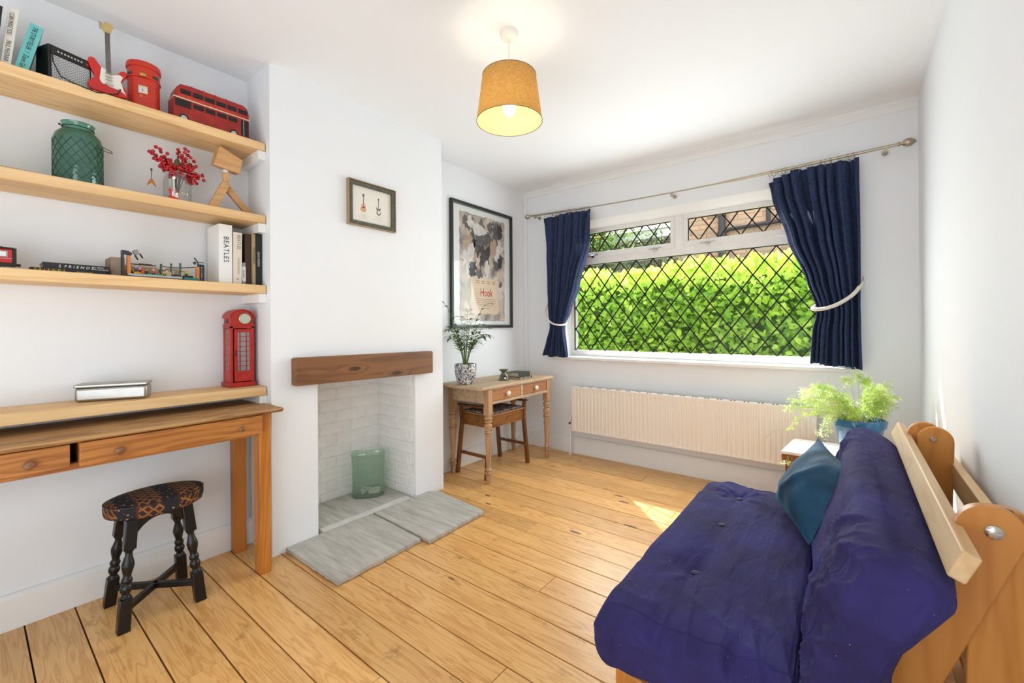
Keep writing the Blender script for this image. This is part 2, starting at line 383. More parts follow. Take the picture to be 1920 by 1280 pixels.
# ---------------------------------------------------------------- window
win = struct('window_1')
GY = 3.55; k35 = GY/3.5
def gx(x): return x*k35
def gz(z): return 1.133+(z-1.133)*k35
fy0, fy1 = GY-.03, GY+.04
LX0, LX1 = gx(-1.973), -.10
zb0, zb1 = gz(.922), gz(1.690)
ub0, ub1 = gz(1.792), gz(1.966)
mx0, mx1 = gx(-1.10), gx(-.97)
fr = MB().box(OX0, LX0, fy0, fy1, OZ0, 2.01).box(LX1, OX1, fy0, fy1, OZ0, 2.01).box(LX0, LX1, fy0, fy1, OZ0, zb0)
fr.box(LX0, LX1, fy0, fy1, zb1, ub0-.045).box(LX0, LX1, fy0, fy1, ub1+.03, 2.01).box(mx0+.03, mx1-.03, fy0, fy1, ub0-.045, ub1+.03)
obj('window_frame', fr, upvc, win, smooth=0)
for (x0, x1) in ((LX0-.02, mx0), (mx1, LX1+.02)):
    s = MB(); e = .045
    s.box(x0-.03, x1+.03, fy0-.012, fy1-.02, ub0-e, ub0).box(x0-.03, x1+.03, fy0-.012, fy1-.02, ub1, ub1+e*.8)
    s.box(x0-.03, x0, fy0-.012, fy1-.02, ub0, ub1).box(x1, x1+.03, fy0-.012, fy1-.02, ub0, ub1)
    sash = obj('window_sash', s, upvc, win, smooth=0, bevel=.003)
    gk = MB().box(x0, x1, GY-.024, GY-.010, ub1-.006, ub1).box(x0, x0+.005, GY-.024, GY-.010, ub0, ub1).box(x1-.005, x1, GY-.024, GY-.010, ub0, ub1)
    obj('gasket', gk, black, sash, smooth=0)
obj('gasket', MB().box(LX0, LX1, GY-.028, GY-.012, zb1-.005, zb1).box(LX0, LX0+.004, GY-.028, GY-.012, zb0, zb1), black, win, smooth=0)
ls = MB()
def lattice(pane, x0, x1, z0, z1, nx, dx, dz, up):
    """lead strips along both diagonals, clipped to the pane; node at (nx, z0)"""
    ks = range(-40, 40)
    for sgn in (1, -1):
        for k_ in ks:
            xa = nx+k_*dx; sl = sgn*dz/dx
            # z = z0 + sl*(x-xa)
            pts = []
            za, zb = z0+sl*(x0-xa), z0+sl*(x1-xa)
            lo = max(x0, min(xa+(z0-z0)/sl, xa+(z1-z0)/sl)); hi = min(x1, max(xa, xa+(z1-z0)/sl))
            if hi-lo < .012: continue
            p = V((lo, GY-.008, z0+sl*(lo-xa))); q = V((hi, GY-.008, z0+sl*(hi-xa)))
            d = (q-p).normalized(); nrm = V((-d.z, 0, d.x))*.0042
            p -= d*.004; q += d*.004
            f_ = V((0, -.0035, 0))
            mb = MB().hexa([p-nrm, p+nrm, p+nrm-f_*0+V((0, .007, 0)), p-nrm+V((0, .007, 0))], [q-nrm, q+nrm, q+nrm+V((0, .007, 0)), q-nrm+V((0, .007, 0))])
            obj('lead_strip', mb, lead, pane, smooth=0)
p1 = obj('pane', B(LX0, LX1, GY-.003, GY+.003, zb0, zb1), glass, win, smooth=0)
lattice(p1, LX0, LX1, zb0, zb1, gx(-.964), .1435*k35, (zb1-zb0)/4, 1)
p2 = obj('pane', B(LX0-.02, mx0, GY-.003, GY+.003, ub0, ub1), glass, win, smooth=0)
lattice(p2, LX0-.02, mx0, ub0, ub1, mx0-.072, .144*k35, .2, 1)
p3 = obj('pane', B(mx1, LX1+.02, GY-.003, GY+.003, ub0, ub1), glass, win, smooth=0)
lattice(p3, mx1, LX1+.02, ub0, ub1, gx(-.895), .143*k35, .2, 1)
for (hx, hz) in ((-1.80, ub0-.03), (-1.24, ub0-.03), (-.84, ub0-.028)):
    hb = MB().ball((hx, fy0-.022, hz), .012, 8, 6, (1.6, .6, .9)).tube([(hx-.05, fy0-.022, hz-.003), (hx, fy0-.03, hz), (hx+.055, fy0-.022, hz+.006)], [.0035, .005, .004], 6).box(hx-.006, hx+.02, fy0-.03, fy0-.012, hz-.02, hz-.004)
    obj('window_handle', hb, chrome, win)
obj('window_sill', MB().prism([(YW-.045, OZ0-.022), (YW-.045, OZ0-.002), (YW-.04, OZ0+.002), (fy1, OZ0+.004), (fy1, OZ0-.03), (YW-.002, OZ0-.03)], (-2.175, .02), 'x'), gloss, win, bevel=.002)

# ================================================================ OUTSIDE
gr = struct('ground', B(-30, 25, YW+.3, 40, -.4, -.3), plain('path_paving', '#8a857c', .9, var=.2))
brickm = plain('house_brick', '#a98468', .9)
nt = brickm.node_tree; bb = nt.nodes['Principled BSDF']
oi = N(nt, 'ShaderNodeObjectInfo'); br_ = ramp(nt, [(.0, rgb('#a5866f')), (.35, rgb('#c9a88c')), (.7, rgb('#d8a98a')), (1, rgb('#b39c88'))], oi.outputs['Random'])
nn = N(nt, 'ShaderNodeTexNoise'); nn.inputs['Scale'].default_value = 30; nt.links.new(coords(nt), nn.inputs['Vector'])
nt.links.new(mixc(nt, mth(nt, 'MULTIPLY', nn.outputs[0], .18), br_.outputs[0], rgb('#5a473a')), bb.inputs['Base Color'])
def brickwall_mat(name, c1, c2, mort):
    m, nt, b = newmat(name)
    t = N(nt, 'ShaderNodeTexBrick'); t.inputs['Scale'].default_value = 1; t.inputs['Brick Width'].default_value = .225; t.inputs['Row Height'].default_value = .075
    t.inputs['Mortar Size'].default_value = .006; t.inputs['Color1'].default_value = rgb(c1); t.inputs['Color2'].default_value = rgb(c2); t.inputs['Mortar'].default_value = rgb(mort)
    tc = N(nt, 'ShaderNodeTexCoord'); sp = N(nt, 'ShaderNodeSeparateXYZ'); cb = N(nt, 'ShaderNodeCombineXYZ')
    nt.links.new(tc.outputs['Object'], sp.inputs[0]); nt.links.new(mth(nt, 'ADD', sp.outputs[0], sp.outputs[1]), cb.inputs[0]); nt.links.new(sp.outputs[2], cb.inputs[1])
    nt.links.new(cb.outputs[0], t.inputs['Vector']); nt.links.new(t.outputs[0], b.inputs['Base Color']); b.inputs['Roughness'].default_value = .9
    return m
bw1 = brickwall_mat('brick_wall', '#a98a72', '#8a6c58', '#d9cfbd'); bw2 = brickwall_mat('grey_brick_wall', '#8d8276', '#71675e', '#aba394')
mortm = plain('pale_mortar', '#f0e6d2', .9, var=.1)
WY = 7.5
hs_ = thing('neighbour_house', 'brown brick house wall with dark drainpipes beyond the hedge', 'building', (0, 0, 0))
obj('wall', MB().box(-2.25, -.2, WY, WY+.3, 3.15, 5).box(-.2, 5, WY, WY+.3, -.3, 5).box(-2.25, -.2, WY, WY+.3, -.3, 1.5), bw1, hs_, smooth=0)
obj('mortar', B(-2.25, -.2, WY+.008, WY+.3, 1.5, 3.15), mortm, hs_, smooth=0)
random.seed(11)
bs = lay(hs_, brickm, (0, WY+.012, 0), 0, -2.25, -.21, 1.5, 3.15, .215, .065, .011, .024, 4, .0, flemish=True)
dp = plain('drainpipe_black', '#3a3436', .5)
pp = obj('drainpipe', MB().cyl((-1.56, WY-.08, 1.0), (-1.56, WY-.08, 4.6), .055, 14).cyl((-1.56, WY-.08, 2.86), (-1.56, WY-.08, 2.90), .064, 14).cyl((-1.56, WY-.08, 2.50), (-1.56, WY-.08, 2.62), .068, 14)
         .tube([(-1.56, WY-.08, 2.60), (-1.45, WY-.08, 2.645), (-.9, WY-.08, 2.665), (0, WY-.08, 2.69)], .03, 8), dp, hs_)
obj('drainpipe', MB().cyl((-.93, WY-.06, 2.66), (-.93, WY-.06, 4.6), .03, 10), dp, hs_)
wing = thing('low_outbuilding', 'low outbuilding with white eaves left of the tall brick house', 'building', (0, 0, 0))
obj('wall', B(-7, -2.26, WY+.1, WY+.4, -.3, 2.64), bw2, wing, smooth=0)
obj('fascia', B(-7, -2.26, WY-.15, WY+.4, 2.66, 2.80), gloss, wing, bevel=.01)
obj('roof', MB().prism([(WY-.2, 2.80), (WY+1.6, 3.4), (WY+1.6, 2.80)], (-7, -2.26), 'x'), plain('pale_roof', '#cfcac4', .8), wing)

def leafgeo(mb, c, d, up, L, W, curl=.15):
    d = d.normalized(); s_ = d.cross(up)
    if s_.length < 1e-3: s_ = V((1, 0, 0))
    s_.normalize(); n_ = s_.cross(d)
    P = [c, c+d*L*.35+s_*W+n_*W*.25, c+d*L*.7+s_*W*.85+n_*(W*.2-curl*L*.2), c+d*L-n_*curl*L*.5, c+d*L*.7-s_*W*.85+n_*(W*.2-curl*L*.2), c+d*L*.35-s_*W+n_*W*.25, c+d*L*.35, c+d*L*.7-n_*curl*L*.15]
    mb.add(P, [(0, 6, 1), (6, 7, 2, 1), (7, 3, 2), (0, 5, 6), (6, 5, 4, 7), (7, 4, 3)])
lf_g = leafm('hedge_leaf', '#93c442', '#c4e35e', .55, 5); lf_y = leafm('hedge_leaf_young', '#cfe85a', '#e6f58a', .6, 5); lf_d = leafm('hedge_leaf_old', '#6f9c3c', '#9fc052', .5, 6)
hedge = thing('laurel_hedge', 'bright green laurel hedge outside the leaded window', 'hedge', (0, 0, 0))
HX0, HX1, HY0, HY1 = -4.4, 1.3, 4.55, 5.4
def htop(x): return 1.74+.10*noise.noise(V((x*1.3, 2, 0)))+.05*noise.noise(V((x*4, 5, 0)))
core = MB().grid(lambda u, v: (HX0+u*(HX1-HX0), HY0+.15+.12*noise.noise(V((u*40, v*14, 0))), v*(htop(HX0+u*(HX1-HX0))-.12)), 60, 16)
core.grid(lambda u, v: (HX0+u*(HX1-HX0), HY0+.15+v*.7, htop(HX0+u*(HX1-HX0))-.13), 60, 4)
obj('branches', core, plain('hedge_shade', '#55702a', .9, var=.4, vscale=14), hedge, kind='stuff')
rnd = random.Random(3)
def hedge_leaf(rnd, zone=None):
    x = rnd.uniform(HX0, HX1); t = rnd.random()
    zt = htop(x)
    if t < .78: z = rnd.uniform(-.1, 1)**.8 if False else rnd.uniform(0.0, 1)*zt; y = HY0+rnd.uniform(-.07, .13)
    else: z = zt+rnd.uniform(-.08, .03); y = rnd.uniform(HY0, HY1)
    d = V((rnd.uniform(-1, 1), rnd.uniform(-1, .2), rnd.uniform(-.35, .9)))
    return V((x, y, z)), d
mbs = {0: MB(), 1: MB(), 2: MB()}
for i in range(17000):
    c, d = hedge_leaf(rnd); zt = htop(c.x)
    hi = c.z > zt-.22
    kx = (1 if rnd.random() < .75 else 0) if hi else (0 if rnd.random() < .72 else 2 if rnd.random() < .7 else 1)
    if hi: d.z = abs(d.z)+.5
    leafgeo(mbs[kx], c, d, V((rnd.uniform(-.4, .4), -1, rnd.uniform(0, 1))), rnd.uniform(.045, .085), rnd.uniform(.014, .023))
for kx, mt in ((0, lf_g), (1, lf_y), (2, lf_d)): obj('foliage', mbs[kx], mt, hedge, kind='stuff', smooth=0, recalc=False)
lm = []
for q in range(6):
    mb = MB(); leafgeo(mb, V((0, 0, 0)), V((0, 0, 1)), V((0, -1, .3)), 0.085-.004*q, .021+.001*q, .1+.06*q)
    me = bpy.data.meshes.new('leaf'); me.from_pydata(mb.v, [], mb.f); me.materials.append(lf_y if q < 3 else lf_g); me.polygons.foreach_set('use_smooth', [True]*len(me.polygons)); lm.append(me)
for i in range(290):
    o = bpy.data.objects.new('leaf', lm[rnd.randrange(6)]); COL.objects.link(o); o.parent = hedge
    x = rnd.uniform(-3.2, .1); top = rnd.random() < .5
    z = htop(x)-rnd.uniform(-.03, .1) if top else rnd.uniform(.75, 1.65)
    o.location = (x, HY0-rnd.uniform(.03, .10) if not top else HY0+rnd.uniform(-.06, .3), z)
    o.rotation_euler = (rnd.uniform(-.9, .5), rnd.uniform(-.9, .9), rnd.uniform(-.8, .8))
def tree(name, label, base, crown, rad, n, mt, seed, leafL=.08):
    t = thing(name, label, 'tree', base); r_ = random.Random(seed)
    c = V(crown)-V(base)
    obj('trunk', MB().tube([(0, 0, 0), (c.x*.3, c.y*.3, c.z*.5), (c.x, c.y, c.z)], [.09, .06, .03], 8), plain('bark', '#5a4a3a', .9, var=.3), t)
    mb = MB(); bm_ = MB()
    for i in range(26):
        q = V((r_.gauss(0, .4), r_.gauss(0, .4), r_.gauss(0, .4))); e = c+V((q.x*rad[0], q.y*rad[1], q.z*rad[2])); bm_.tube([c*.6, (c*.6+e)*.5+V((0, 0, .1)), e], [.02, .012, .005], 5)
        cl = e
        for k in range(n//26):
            p = cl+V((r_.gauss(0, .22)*rad[0], r_.gauss(0, .22)*rad[1], r_.gauss(0, .2)*rad[2]))
            leafgeo(mb, p, V((r_.uniform(-1, 1), r_.uniform(-1, 1), r_.uniform(-.8, .6))), V((0, 0, 1)), leafL*r_.uniform(.7, 1.3), leafL*.24)
    obj('branch', bm_, MATS['bark'], t, kind='stuff'); obj('foliage', mb, mt, t, kind='stuff', smooth=0, recalc=False); return t
tl = leafm('tree_leaf', '#5d8a3c', '#9bbb5a', .45, 2)
tree('garden_tree', 'leafy green tree before the white eaves of the outbuilding', (-3.35, 6.6, -.3), (-3.5, 6.6, 2.95), (1.5, .6, .95), 6500, tl, 5)
tree('climbing_shrub', 'small dark shrub growing against the low brick wall behind the hedge', (-2.25, 6.3, -.3), (-2.3, 6.3, 2.0), (.7, .4, .5), 900, leafm('shrub_leaf', '#47683a', '#7c9a60', .3, 2), 6, .06)
ros = leafm('rose_petal', '#ffc46a', '#ffd9a0', .3, 5)
mb = MB()
for i in range(9): leafgeo(mb, V((0, 0, 0)), V((cos(i*.9), sin(i*.9), .4+.2*(i % 3))), V((0, 0, 1)), .05, .03)
o = obj('rose_bloom', mb, ros); o.location = (-2.95, 5.95, 2.47); tag(o, 'pale orange rose bloom on the leafy tree seen through the upper pane', 'flower')

# ================================================================ FIREPLACE
beam = MB().prism([(1.037, .848), (1.04, .842), (1.945, .832), (1.953, .838), (1.953, .970), (1.947, .978), (1.043, .985), (1.037, .979)], (XC+.001, -2.192), 'x')
o = obj('mantel_beam', beam, beamw, bevel=.006, smooth=40); tag(o, 'dark brown oak beam mounted above the fireplace opening', 'mantel')
slate = plain('grey_slate', '#a5a39d', .7, var=.16, vscale=9, bmp=.5, bscale=35)
nt = slate.node_tree
n_ = N(nt, 'ShaderNodeTexNoise'); n_.inputs['Scale'].default_value = 1; n_.inputs['Detail'].default_value = 6; n_.inputs['Distortion'].default_value = .7
mp_ = coords(nt, (5, 42, 20)); mp_.node.inputs['Rotation'].default_value = (0, 0, radians(38)); nt.links.new(mp_, n_.inputs['Vector'])
rr = ramp(nt, [(.28, rgb('#a5a098')), (.5, rgb('#b9b5ac')), (.72, rgb('#cac6bd'))], n_.outputs[0]); nt.links.new(rr.outputs[0], nt.nodes['Principled BSDF'].inputs['Base Color'])
def slab(label, pts, z0, z1, seed, nm='hearth_slab'):
    r_ = random.Random(seed); P = []
    for i in range(len(pts)):
        p, q = V(pts[i]).to_3d() if len(pts[i]) == 2 else V(pts[i]), V(pts[(i+1) % len(pts)]).to_3d()
        n_ = max(2, int((q-p).length/.03))
        for k in range(n_): t = k/n_; P.append((p.x+(q.x-p.x)*t+r_.uniform(-.002, .002), p.y+(q.y-p.y)*t+r_.uniform(-.002, .002)))
    cx = sum(p[0] for p in P)/len(P); cy = sum(p[1] for p in P)/len(P)
    n_ = len(P); Q = [(cx+(x-cx)*.988+r_.uniform(-.003, .003), cy+(y-cy)*.988+r_.uniform(-.003, .003)) for x, y in P]
    vs = [(x, y, z0) for x, y in Q]+[(x, y, z0+(z1-z0)*.6) for x, y in P]+[(x*.998+cx*.002, y*.998+cy*.002, z1) for x, y in P]
    fs = [tuple(range(n_))[::-1], tuple(range(2*n_, 3*n_))]+[(j*n_+i, j*n_+(i+1) % n_, (j+1)*n_+(i+1) % n_, (j+1)*n_+i) for j in range(2) for i in range(n_)]
    o = obj(nm, MB().add(vs, fs), slate, smooth=25); tag(o, label, 'hearth slab'); return o
slab('grey stone hearth slab nearest the desk, its long edge at the floorboards', [(XC+.002, 1.005), (-1.760, 1.008), (-1.775, 1.486), (XC+.002, 1.512)], .003, .024, 1)
slab('grey stone hearth slab beside the far end of the chimney breast', [(XC+.002, 1.522), (-1.722, 1.500), (-1.732, 1.944), (-2.181, 1.994), (XC+.002, 1.95)], .003, .026, 2)
slab('inner grey stone slab on the fireplace floor beneath the green jar', [(FX+.012, FY0+.03), (XC-.045, FY0+.035), (XC-.02, FY1-.03), (FX+.012, FY1-.02)], .002, .028, 3)
o = obj('cement_fillet', MB().prism([(XC-.05, .0), (XC+.0, .0), (XC+.0, .025), (XC-.045, .030)], (1.21, 1.80), 'y'), plain('cement', '#d5d2cc', .9, var=.1, bmp=.4)); tag(o, 'pale cement strip between the inner slab and the hearth slabs', 'cement strip')
# recycled glass jar in the fireplace
grg = glassy('pale_green_glass', (.84, .92, .86, 1), .3, .05, .5, 18, body=.06)
jar = thing('glass_jar', 'pale green recycled glass jar standing in the fireplace corner', 'jar', (-2.50, 1.655, .029), radians(-34))
prof = [(.0, .80), (.02, .95), (.06, 1.0), (.5, .97), (.93, 1.0), (.985, 1.05), (1, 1.03)]
def jarwall(off):
    def f(u, v):
        i = min(int(v*(len(prof)-1)), len(prof)-2); t = v*(len(prof)-1)-i
        h = prof[i][0]*(1-t)+prof[i+1][0]*t; s_ = prof[i][1]*(1-t)+prof[i+1][1]*t
        an = 2*pi*u; c_, s2 = cos(an), sin(an); e = .55
        x = math.copysign(abs(c_)**e, c_)*(.105-off)*s_; y = math.copysign(abs(s2)**e, s2)*(.06-off)*s_
        return (y, x, h*.285+.004*sin(3*an+h*9))
    return f
obj('body', MB().grid(jarwall(0), 40, 24, cu=True).grid(jarwall(.004), 40, 24, cu=True), grg, jar, smooth=60)
obj('glass_base', MB().lathe([(0, .9), (.5, 1), (1, .9)], (0, 0, .0), (0, 0, .012), 30, rx=.058, ry=.1), glassy('green_glass_thick', (.45, .62, .52, 1), .2, .1, body=.3), jar)
sh = MB(); r_ = random.Random(5)
for i in range(40): sh.ball((r_.uniform(-.02, .02), r_.uniform(-.05, .07), .018+r_.random()*.03), r_.uniform(.005, .012), 6, 5, (1, 1.4, .7))
o = obj('shells', sh, plain('shell', '#d8cfb8', .6, var=.2), jar, kind='stuff')
obj('candle_block', MB().box(-.02, .02, .0, .07, .012, .035), plain('wax', '#dfe8dc', .5), jar, bevel=.004)

# ================================================================ SHELVES
shelfd = [('topmost pine wall shelf, holding the red toy bus and the toy guitar', 2.063, .040), ('second pine wall shelf from the ceiling, holding the green lantern jar', 1.701, .041),
          ('third pine wall shelf from the ceiling, holding the toy brick cafe', 1.352, .042), ('lowest pine wall shelf, holding the silver tin and the red telephone box', .845, .043)]
for lb, z, th in shelfd:
    t = thing('wall_shelf', lb, 'shelf', (0, 0, z), group='pine shelves in the alcove')
    obj('board', B(XL+.002, -2.285, -1.2, YA-.004, -th, 0), shelfw, t, bevel=.003)
    obj('batten', MB().box(XL+.002, -2.29, YA-.036, YA-.001, -th-.045, -th-.001).box(XL+.04, -2.40, YA-.037, YA-.036, -th-.02, -th-.019), gloss, t, bevel=.002, label='white painted wooden support under the end of the shelf')
def book(label, y, w, h, z, xf=-2.33, depth=.14, cover='#888888', tilt=0, pages='#e8e0d0', lines=(), group=None, rx=0):
    t = thing('book', label, 'book', (xf, y, z), 0, group, rot=(tilt, 0, rx))
    cm = plain('cover_'+cover.strip('#'), cover, .5)
    obj('cover', MB().box(-.003, 0, 0, w, 0, h).box(-depth, -.003, 0, .0022, 0, h).box(-depth, -.003, w-.0022, w, 0, h), cm, t, bevel=.0008)
    obj('pages', B(-depth+.004, -.003, .0022, w-.0022, .003, h-.003), plain('paper_'+pages.strip('#'), pages, .8, var=.05), t, smooth=0)
    for (s, oy, oz, size, ccol, sx, sp) in lines:   # spine text reads downwards
        text(s, (.0006, oy, oz), (0, 0, -1), (0, 1, 0), size, plain('ink_'+ccol.strip('#'), ccol, .6), t, sx=sx, spacing=sp)
    return t
# --- top shelf
Z1 = 2.064
t = book('black book at the end of the top shelf beside the white book', .04, .025, .20, Z1, -2.30, cover='#1a1212', tilt=-.10, lines=())
book('white paperback with dark spine lettering on the top shelf', .078, .024, .222, Z1, -2.33, .12, '#e9e4da', -.10, '#b5a58c', [('I CAN MAKE YOU', .004, .205, .017, '#3a352f', .62, 1), ('PAUL McKENNA', .006, .10, .017, '#3a352f', .62, 1)])
book('teal hardback leaning beside the toy amplifier', .108, .034, .20, Z1, -2.335, .13, '#6fc3c1', -.22, '#eeeae2', [('THE STORYTELLER', .010, .19, .018, '#22343a', .62, 1), ('/  Dave Grohl', .010, .088, .020, '#22343a', .72, 1)])
amp = thing('toy_amplifier', 'black miniature guitar amplifier with silver grille on the top shelf', 'amplifier', (-2.326, .196, Z1), radians(17))
amp.scale = (1, 1.14, 1.2)
obj('case', MB().prism([(-.10, 0), (0, 0), (-.006, .118), (-.09, .122)], (0, .112), 'y'), black, amp, bevel=.004)
gm = plain('grille', '#b9bcbc', .5)
nt = gm.node_tree; bt = N(nt, 'ShaderNodeTexBrick'); bt.inputs['Scale'].default_value = 1; bt.inputs['Brick Width'].default_value = .010; bt.inputs['Row Height'].default_value = .0042; bt.inputs['Mortar Size'].default_value = .0007
bt.inputs['Color1'].default_value = rgb('#5d6468'); bt.inputs['Color2'].default_value = rgb('#5d6468'); bt.inputs['Mortar'].default_value = rgb('#e4e6e6')
tc = N(nt, 'ShaderNodeTexCoord'); sp = N(nt, 'ShaderNodeSeparateXYZ'); cb = N(nt, 'ShaderNodeCombineXYZ'); nt.links.new(tc.outputs['Object'], sp.inputs[0]); nt.links.new(sp.outputs[1], cb.inputs[0]); nt.links.new(sp.outputs[2], cb.inputs[1]); nt.links.new(cb.outputs[0], bt.inputs['Vector']); nt.links.new(bt.outputs[0], nt.nodes['Principled BSDF'].inputs['Base Color'])
obj('grille', MB().hexa([(.0002, .007, .006), (.0002, .105, .006), (.003, .105, .006), (.003, .007, .006)], [(-.004, .007, .086), (-.004, .105, .086), (-.001, .105, .086), (-.001, .007, .086)]), gm, amp, smooth=0)
obj('control_panel', MB().hexa([(-.004, .007, .088), (-.004, .105, .088), (-.0005, .105, .088), (-.0005, .007, .088)], [(-.006, .007, .110), (-.006, .105, .110), (-.0025, .105, .110), (-.0025, .007, .110)]), plain('panel_black', '#1c1c1e', .3), amp, smooth=0)
for i in range(8): obj('knob', MB().cyl((-.003, .022+i*.0085, .099), (.004, .022+i*.0085, .099), .003, 10), chrome, amp)
obj('indicator_lamp', MB().cyl((-.003, .098, .099), (.002, .098, .099), .0035, 10), plain('red_lamp', '#c02018', .3), amp)
obj('carry_handle', MB().tube([(-.05, .012, .120), (-.05, .03, .130), (-.05, .08, .130), (-.05, .10, .120)], .003, 6), black, amp)
def guitar_body(w, h, d):
    P = [(.0, .0), (.42, .02), (.50, .16), (.44, .34), (.34, .44), (.40, .58), (.50, .76), (.47, .88), (.34, .86), (.22, .70), (.06, .66), (-.10, .70), (-.24, .86), (-.36, 1.0), (-.50, .98), (-.52, .80), (-.42, .58), (-.36, .44), (-.48, .30), (-.54, .14), (-.42, .01)]
    # smooth outline
    n_ = len(P); Q = []
    for i in range(n_):
        p0, p1, p2, p3 = [P[(i+k) % n_] for k in (-1, 0, 1, 2)]
        for t in (0, .25, .5, .75):
            Q.append(tuple(.5*((2*p1[j])+(-p0[j]+p2[j])*t+(2*p0[j]-5*p1[j]+4*p2[j]-p3[j])*t*t+(-p0[j]+3*p1[j]-3*p2[j]+p3[j])*t**3) for j in (0, 1)))
    return MB().prism([(x*w, z*h) for x, z in Q], (-d, 0), 'x')
red = plain('red_gloss', '#d01a14', .22, coat=.4); cream = plain('cream_plastic', '#eee9de', .4)
def make_guitar(label, loc, s, rot=(0, 0, 0), body=red, group=None, name='toy_guitar', neckm=None):
    g = thing(name, label, 'guitar', loc, rot=rot, group=group)
    obj('body', guitar_body(.115*s, .135*s, .016*s), body, g, bevel=.003*s)
    obj('pickguard', MB().prism([(-.028*s, .052*s), (-.022*s, .104*s), (.0, .098*s), (.012*s, .085*s), (.034*s, .096*s), (.044*s, .090*s), (.036*s, .068*s), (.046*s, .030*s), (.052*s, .016*s), (.034*s, .028*s), (.0, .032*s), (-.022*s, .038*s)], (0, .0015*s), 'x'), cream, g)
    obj('neck', MB().box(-.006*s, .004*s, -.0075*s, .0075*s, .088*s, .262*s), neckm or plain('fretboard', '#6a625e', .5, var=.3, vscale=60), g, bevel=.001*s)
    obj('headstock', MB().prism([(-.008*s, .26*s), (-.014*s, .272*s), (-.020*s, .278*s), (-.016*s, .296*s), (-.004*s, .31*s), (.014*s, .306*s), (.02*s, .294*s), (.014*s, .286*s), (.012*s, .270*s), (.008*s, .258*s)], (-.006*s, .002*s), 'x'), plain('maple', '#c9b070', .45) if body is red and neckm is None else (neckm or cream), g, bevel=.001*s)
    br = MB().box(.0015*s, .006*s, -.012*s, .012*s, .034*s, .042*s)
    for k in range(3): br.box(.0015*s, .004*s, -.011*s, .011*s, (.055+.013*k)*s, (.060+.013*k)*s)
    obj('bridge', br, chrome, g)
    st = MB()
    for k in range(6): st.cyl((.0055*s, (-.006+.0024*k)*s, .038*s), (.0055*s, (-.005+.002*k)*s, .262*s), .0003*s, 4)
    obj('strings', st, chrome, g, kind='stuff')
    if s > .8:
        for k in range(6): obj('tuning_peg', MB().cyl((0, (-.014-.0006*k)*s, (.272+.0055*k)*s), (0, (-.024-.0003*k)*s, (.274+.0055*k)*s), .0022*s, 6), nickel, g)
    return g
g = make_guitar('red and white toy electric guitar standing on the top shelf', (-2.345, .366, Z1+.026), 1.0, (0, -.12, 0))
obj('jack_socket', MB().cyl((0, .032, .03), (.008, .03, .03), .004, 8), chrome, g)
gs = thing('guitar_stand', 'small black stand holding the red toy guitar', 'stand', (-2.36, .366, Z1))
obj('stand_frame', MB().tube([(.02, -.04, .002), (.0, -.03, .012), (.0, .03, .012), (.02, .04, .002)], .003, 6).box(-.02, .03, -.05, .06, 0, .004), black, gs)
o = obj('toy_brick', B(-2.325, -2.31, .285, .302, Z1, Z1+.008), plain('yellow_plastic', '#e2c415', .35), bevel=.001); tag(o, 'tiny yellow plastic brick before the toy guitar stand', 'toy brick')
cb_ = MB().tube([(-2.332, .204, Z1+.118), (-2.316, .206, Z1+.07), (-2.305, .225, Z1+.018), (-2.29, .255, Z1+.004), (-2.283, .285, Z1-.004), (-2.282, .32, Z1-.008), (-2.29, .355, Z1+.002), (-2.31, .385, Z1+.022), (-2.330, .398, Z1+.052)], .0022, 8)
o = obj('amplifier_cable', cb_, black); tag(o, 'thin black cable looping from the toy amplifier to the toy guitar', 'cable')
pb = thing('toy_postbox', 'red cylindrical miniature postbox with clock face on the top shelf', 'postbox', (-2.388, .484, Z1))
prd = plain('red_tin', '#c8301a', .35, var=.08, vscale=20)
obj('base', MB().lathe([(0, .054), (1, .056)], (0, 0, 0), (0, 0, .018), 40), black, pb)
obj('body', MB().lathe([(0, .054), (.62, .054), (.63, .058), (.66, .058), (.67, .055), (.86, .055), (.865, .059), (.90, .059), (.93, .060), (.985, .057), (1, .05)], (0, 0, .018), (0, 0, .21), 48), prd, pb)
def onface(an, z, r=.056): return V((cos(an)*r, sin(an)*r, z))
an = -.25
def plate(an, z, w, h, mat, r=.0555, name='plate'):
    mb = MB().grid(lambda u, v: onface(an+(u-.5)*w/r, z+(v-.5)*h, r+.0012), 6, 2); return obj(name, mb, mat, pb, smooth=60, solid=.0015)
plate(an, .085, .030, .032, plain('plate_cream', '#ddd6c6', .5), name='collection_plate')
text('L', onface(an-.06, .078, .0585), (-sin(an), cos(an), 0), (0, 0, 1), .015, black, pb)
text('R', onface(an-.2, .052, .0555), (-sin(an), cos(an), 0), (0, 0, 1), .018, plain('gilt', '#c8a24a', .4, .6), pb, name='cypher')
plate(an, .150, .022, .012, plain('gilt', '#c8a24a', .4, .6), name='crown_emblem')
plate(an, .139, .032, .005, plain('slot_dark', '#301008', .6), name='posting_slot')
plate(an-.95, .150, .024, .014, plain('label_dark', '#2c302a', .5), name='name_plate'); plate(an+.85, .150, .024, .020, plain('label_green', '#2e4030', .5), name='name_plate')
bus = thing('toy_bus', 'red double decker toy bus with black windows on the top shelf', 'toy bus', (-2.335, .575, Z1), 0)
busr = plain('bus_red', '#a3221a', .45, var=.25, vscale=25); BW = .085
P = [(0, .018), (0, .10), (.012, .150), (.026, .168), (.06, .172), (.28, .172), (.298, .160), (.306, .135), (.308, .018)]
obj('body', MB().prism(P, (-BW, 0), 'x'), busr, bus, bevel=.003)
wm = plain('bus_window_black', '#0b0a0a', .2)
for i in range(6): obj('window', B(-.001, .0016, .026+i*.0465, .026+i*.0465+.039, .128, .148), wm, bus)
for i in range(4): obj('window', B(-.001, .0016, .075+i*.0465, .075+i*.0465+.039, .076, .096), wm, bus)
